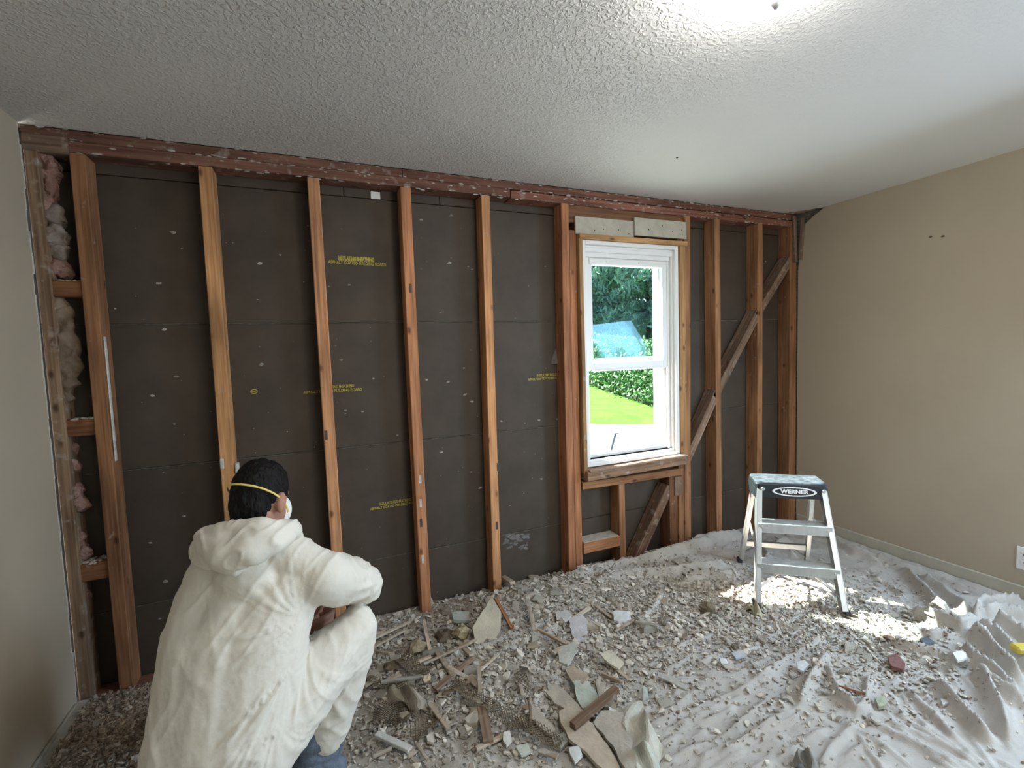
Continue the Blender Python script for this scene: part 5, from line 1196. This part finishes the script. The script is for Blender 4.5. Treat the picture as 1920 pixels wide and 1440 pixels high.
# ------------------------------------------------------------------ outdoors, seen through the window
GZ0 = -.27
GA, GB, GC = at(1100, 722, 14.5), at(1240, 772, 10.8), at(1170, 793, 9.4)
GN = (GB-GA).cross(GC-GA); GN = GN if GN.z > 0 else -GN
def gz(x, y):
    """the lawn: a plane rising to the left and away from the house"""
    return np.clip(GC.z - (GN.x*(x-GC.x)+GN.y*(y-GC.y))/GN.z, GZ0-.6, 2.6)
patio = box('patio', (-6, .135, GZ0-.1), (16, 8.2, GZ0), mat('pale_concrete', (.80, .78, .74), .8, nscale=4, namp=.08), None, 0); struct(patio, 'white sunlit concrete patio outside the window', 'patio')
us = np.linspace(-16, 16, 60); ws = np.linspace(0, 24, 50); AU, AV = np.meshgrid(us, ws); AV = AV+np.where(AV < 1.5, .22*vnoise(AU*.9, AV*.4, 5), 0)
AX = 6.05+AU*.634+AV*.773; AY = 5.60-AU*.773+AV*.634
AZ = np.maximum(gz(AX, AY), GZ0+.01)+.02+.03*vnoise(AX*1.1, AY*1.1, 3); AZ[0, :] = GZ0-.05
kk = AY < .4; AY = np.where(kk, .4, AY)
ii = np.arange(AX.size).reshape(AX.shape)
lawn = newmesh('lawn', np.stack([AX.ravel(), AY.ravel(), AZ.ravel()], 1).tolist(), np.stack([ii[:-1, :-1].ravel(), ii[:-1, 1:].ravel(), ii[1:, 1:].ravel(), ii[1:, :-1].ravel()], 1).tolist(), mat('lawn_grass', (.055, .20, .015), .9, nscale=3, color2=(.085, .21, .025), bump=.8, bscale=60), None, True)
struct(lawn, 'sunlit green lawn rising beyond the patio', 'lawn')
def leaves(name, cen, size, material, rng, parent=None, droop=0.0, elong=1.0):
    n = len(cen); a = rng.normal(size=(n, 3)); a[:, 2] -= droop; a /= np.linalg.norm(a, axis=1)[:, None]; b = rng.normal(size=(n, 3)); b -= a*(a*b).sum(1)[:, None]; b /= np.linalg.norm(b, axis=1)[:, None]; c = np.cross(a, b)
    s = size*rng.uniform(.6, 1.3, n)[:, None]
    V = np.stack([cen-a*s*elong, cen+b*s*.5+c*s*.12, cen+a*s*elong, cen-b*s*.5+c*s*.12], 1).reshape(-1, 3); i = np.arange(n)[:, None]*4
    Fc = np.concatenate([i+np.array([[0, 1, 2]]), i+np.array([[0, 2, 3]])])
    return newmesh(name, V.tolist(), Fc.tolist(), material, parent)
IVY = mat('ivy_leaf', (.14, .30, .13), .6, island=.6, spec=.4)
rg2 = np.random.default_rng(9)
# ivy bank: a mound along the back of the lawn, coming nearer on the right
def hedge_base(t): q = GA.lerp(GB, -.9+t*2.6); return np.array([q.x, q.y])
HN = Vector((-(GB-GA).y, (GB-GA).x, 0)).normalized(); HN = HN if HN.x > 0 else -HN; HNX, HNY = HN.x, HN.y
t = rg2.random(26000); h = rg2.random(26000); q = np.stack([hedge_base(k) for k in t]); dpt = rg2.random(26000)
off = h*1.0+rg2.normal(0, .12, 26000)
cx_ = q[:, 0]+off*HNX; cy_ = q[:, 1]+off*HNY; cz_ = gz(q[:, 0], q[:, 1])+.05+np.sqrt(h)*1.35+rg2.normal(0, .06, 26000)
hv = []; hf = []
for k in range(41):
    b0 = hedge_base(k/40); z0 = float(gz(b0[0], b0[1]))
    for (o_, z_) in ((0.05, -.1), (.1, .45), (.45, 1.0), (1.0, 1.3), (2.2, 1.35), (2.2, -.2)): hv.append((b0[0]+o_*HNX, b0[1]+o_*HNY, z0+z_))
for k in range(40):
    for j in range(6): a = k*6+j; b_ = k*6+(j+1) % 6; hf.append((a, b_, b_+6, a+6))
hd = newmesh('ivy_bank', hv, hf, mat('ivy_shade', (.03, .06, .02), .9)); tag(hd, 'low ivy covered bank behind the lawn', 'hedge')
lf = leaves('ivy_leaves', np.stack([cx_, cy_, cz_], 1), .062, IVY, rg2, hd); lf['kind'] = 'stuff'
NEED = mat('conifer_spray', (.30, .46, .38), .7, island=.5, spec=.3); BARK = mat('bark', (.10, .075, .06), .9, nscale=12, namp=.5)
LEAFG = mat('broad_leaf', (.36, .52, .42), .6, island=.5)
def conifer(x, y, hgt, rad, n, label, seed, material=NEED, size=.16):
    z0 = float(gz(x, y)); rn = np.random.default_rng(seed); root = empty('tree', (x, y, z0)); tag(root, label, 'tree', 'trees behind the ivy bank')
    bm = bmesh.new(); tube(bm, [(x, y, z0-.2), (x+.1, y, z0+hgt*.5), (x, y, z0+hgt*.97)], [.22, .13, .02], 10); adopt(root, bmobj('trunk', bm, BARK))
    nb = 70; u = np.sort(rn.random(nb))*.93+.04; az = rn.uniform(0, 6.28, nb); cen = []; bm = bmesh.new()
    for k in range(nb):
        L = rad*(1-u[k])**.75*rn.uniform(.75, 1.1)+.2; base = np.array([x, y, z0+hgt*u[k]]); d = np.array([math.cos(az[k]), math.sin(az[k]), 0.0])
        m_ = int(n/nb*(L/rad+.3)); s = rn.random(m_)**.7
        p = base+np.outer(s*L, d); p[:, 2] += -.30*L*s**1.6+.10*L*s; p += rn.normal(0, 1, (m_, 3))*np.stack([.05+.12*s*L*.5, .05+.12*s*L*.5, .05+.10*s], 1); cen.append(p)
        tube(bm, [base, base+d*L*.5+np.array([0, 0, -.02*L]), base+d*L+np.array([0, 0, -.2*L])], [.03, .02, .006], 5, False)
    adopt(root, bmobj('branches', bm, BARK)); f = leaves('foliage', np.concatenate(cen), size, material, rn, None, .8, 1.5); adopt(root, f); f['kind'] = 'stuff'
    return root
for k, (x, y, hg, rd, mt, lb) in enumerate(((4.6, 19.5, 7.0, 2.6, NEED, 'dark green conifer left of those seen through the window'), (8.2, 19.8, 7.6, 2.8, NEED, 'dark green conifer seen behind the left half of the glass'), (11.6, 17.6, 7.2, 2.7, NEED, 'dark green conifer seen behind the right half of the glass'), (15.2, 16.0, 7.0, 2.6, NEED, 'dark green conifer right of those seen through the window'),
        (6.4, 24.0, 8.5, 2.9, LEAFG, 'paler tree further back behind the left half of the glass'), (11.0, 23.6, 9.0, 3.0, LEAFG, 'paler tree further back in the middle of the window view'), (15.6, 21.4, 8.5, 2.9, LEAFG, 'paler tree further back at the right of the window view'))):
    conifer(x, y, hg, rd, 26000, lb, 31+k, mt, .125 if mt is NEED else .20)
# scrap lying on the patio
a = Vector((5.15, 5.3, GZ0)); 
bm = bmesh.new(); add_box(bm, (-.45, -.7, 0), (.45, .7, .03), .004, Matrix.Translation(onZ(1122, 832, GZ0)) @ Matrix.Rotation(math.radians(-32), 4, 'Z'))
tag(bmobj('board_panel', bm, mat('white_panel', (.42, .42, .40), .6)), 'white board panel lying on the patio outside', 'panel')
tag(board('metal_pole', onZ(1137, 858, GZ0+.03), onZ(1151, 806, GZ0+.05), .07, .05, mat('grey_pole', (.30, .30, .29), .5), None, ydir=(0, 0, 1)), 'grey pole lying beside the board on the patio', 'pole')
vv, ff = [], []
for k in range(30):
    v, f = blob_verts((random.uniform(4.6, 5.8), random.uniform(3.2, 4.8), GZ0+.01), random.uniform(.01, .03), RNG, squash=(1, 1, .5)); ff += [tuple(i+len(vv) for i in t_) for t_ in f]; vv += list(v)
tag(newmesh('patio_grit', vv, ff, mat('grit', (.40, .38, .34), .9)), 'scattered grit on the patio outside', 'rubble', kind='stuff')
# tree by the house that shades the left part of the window
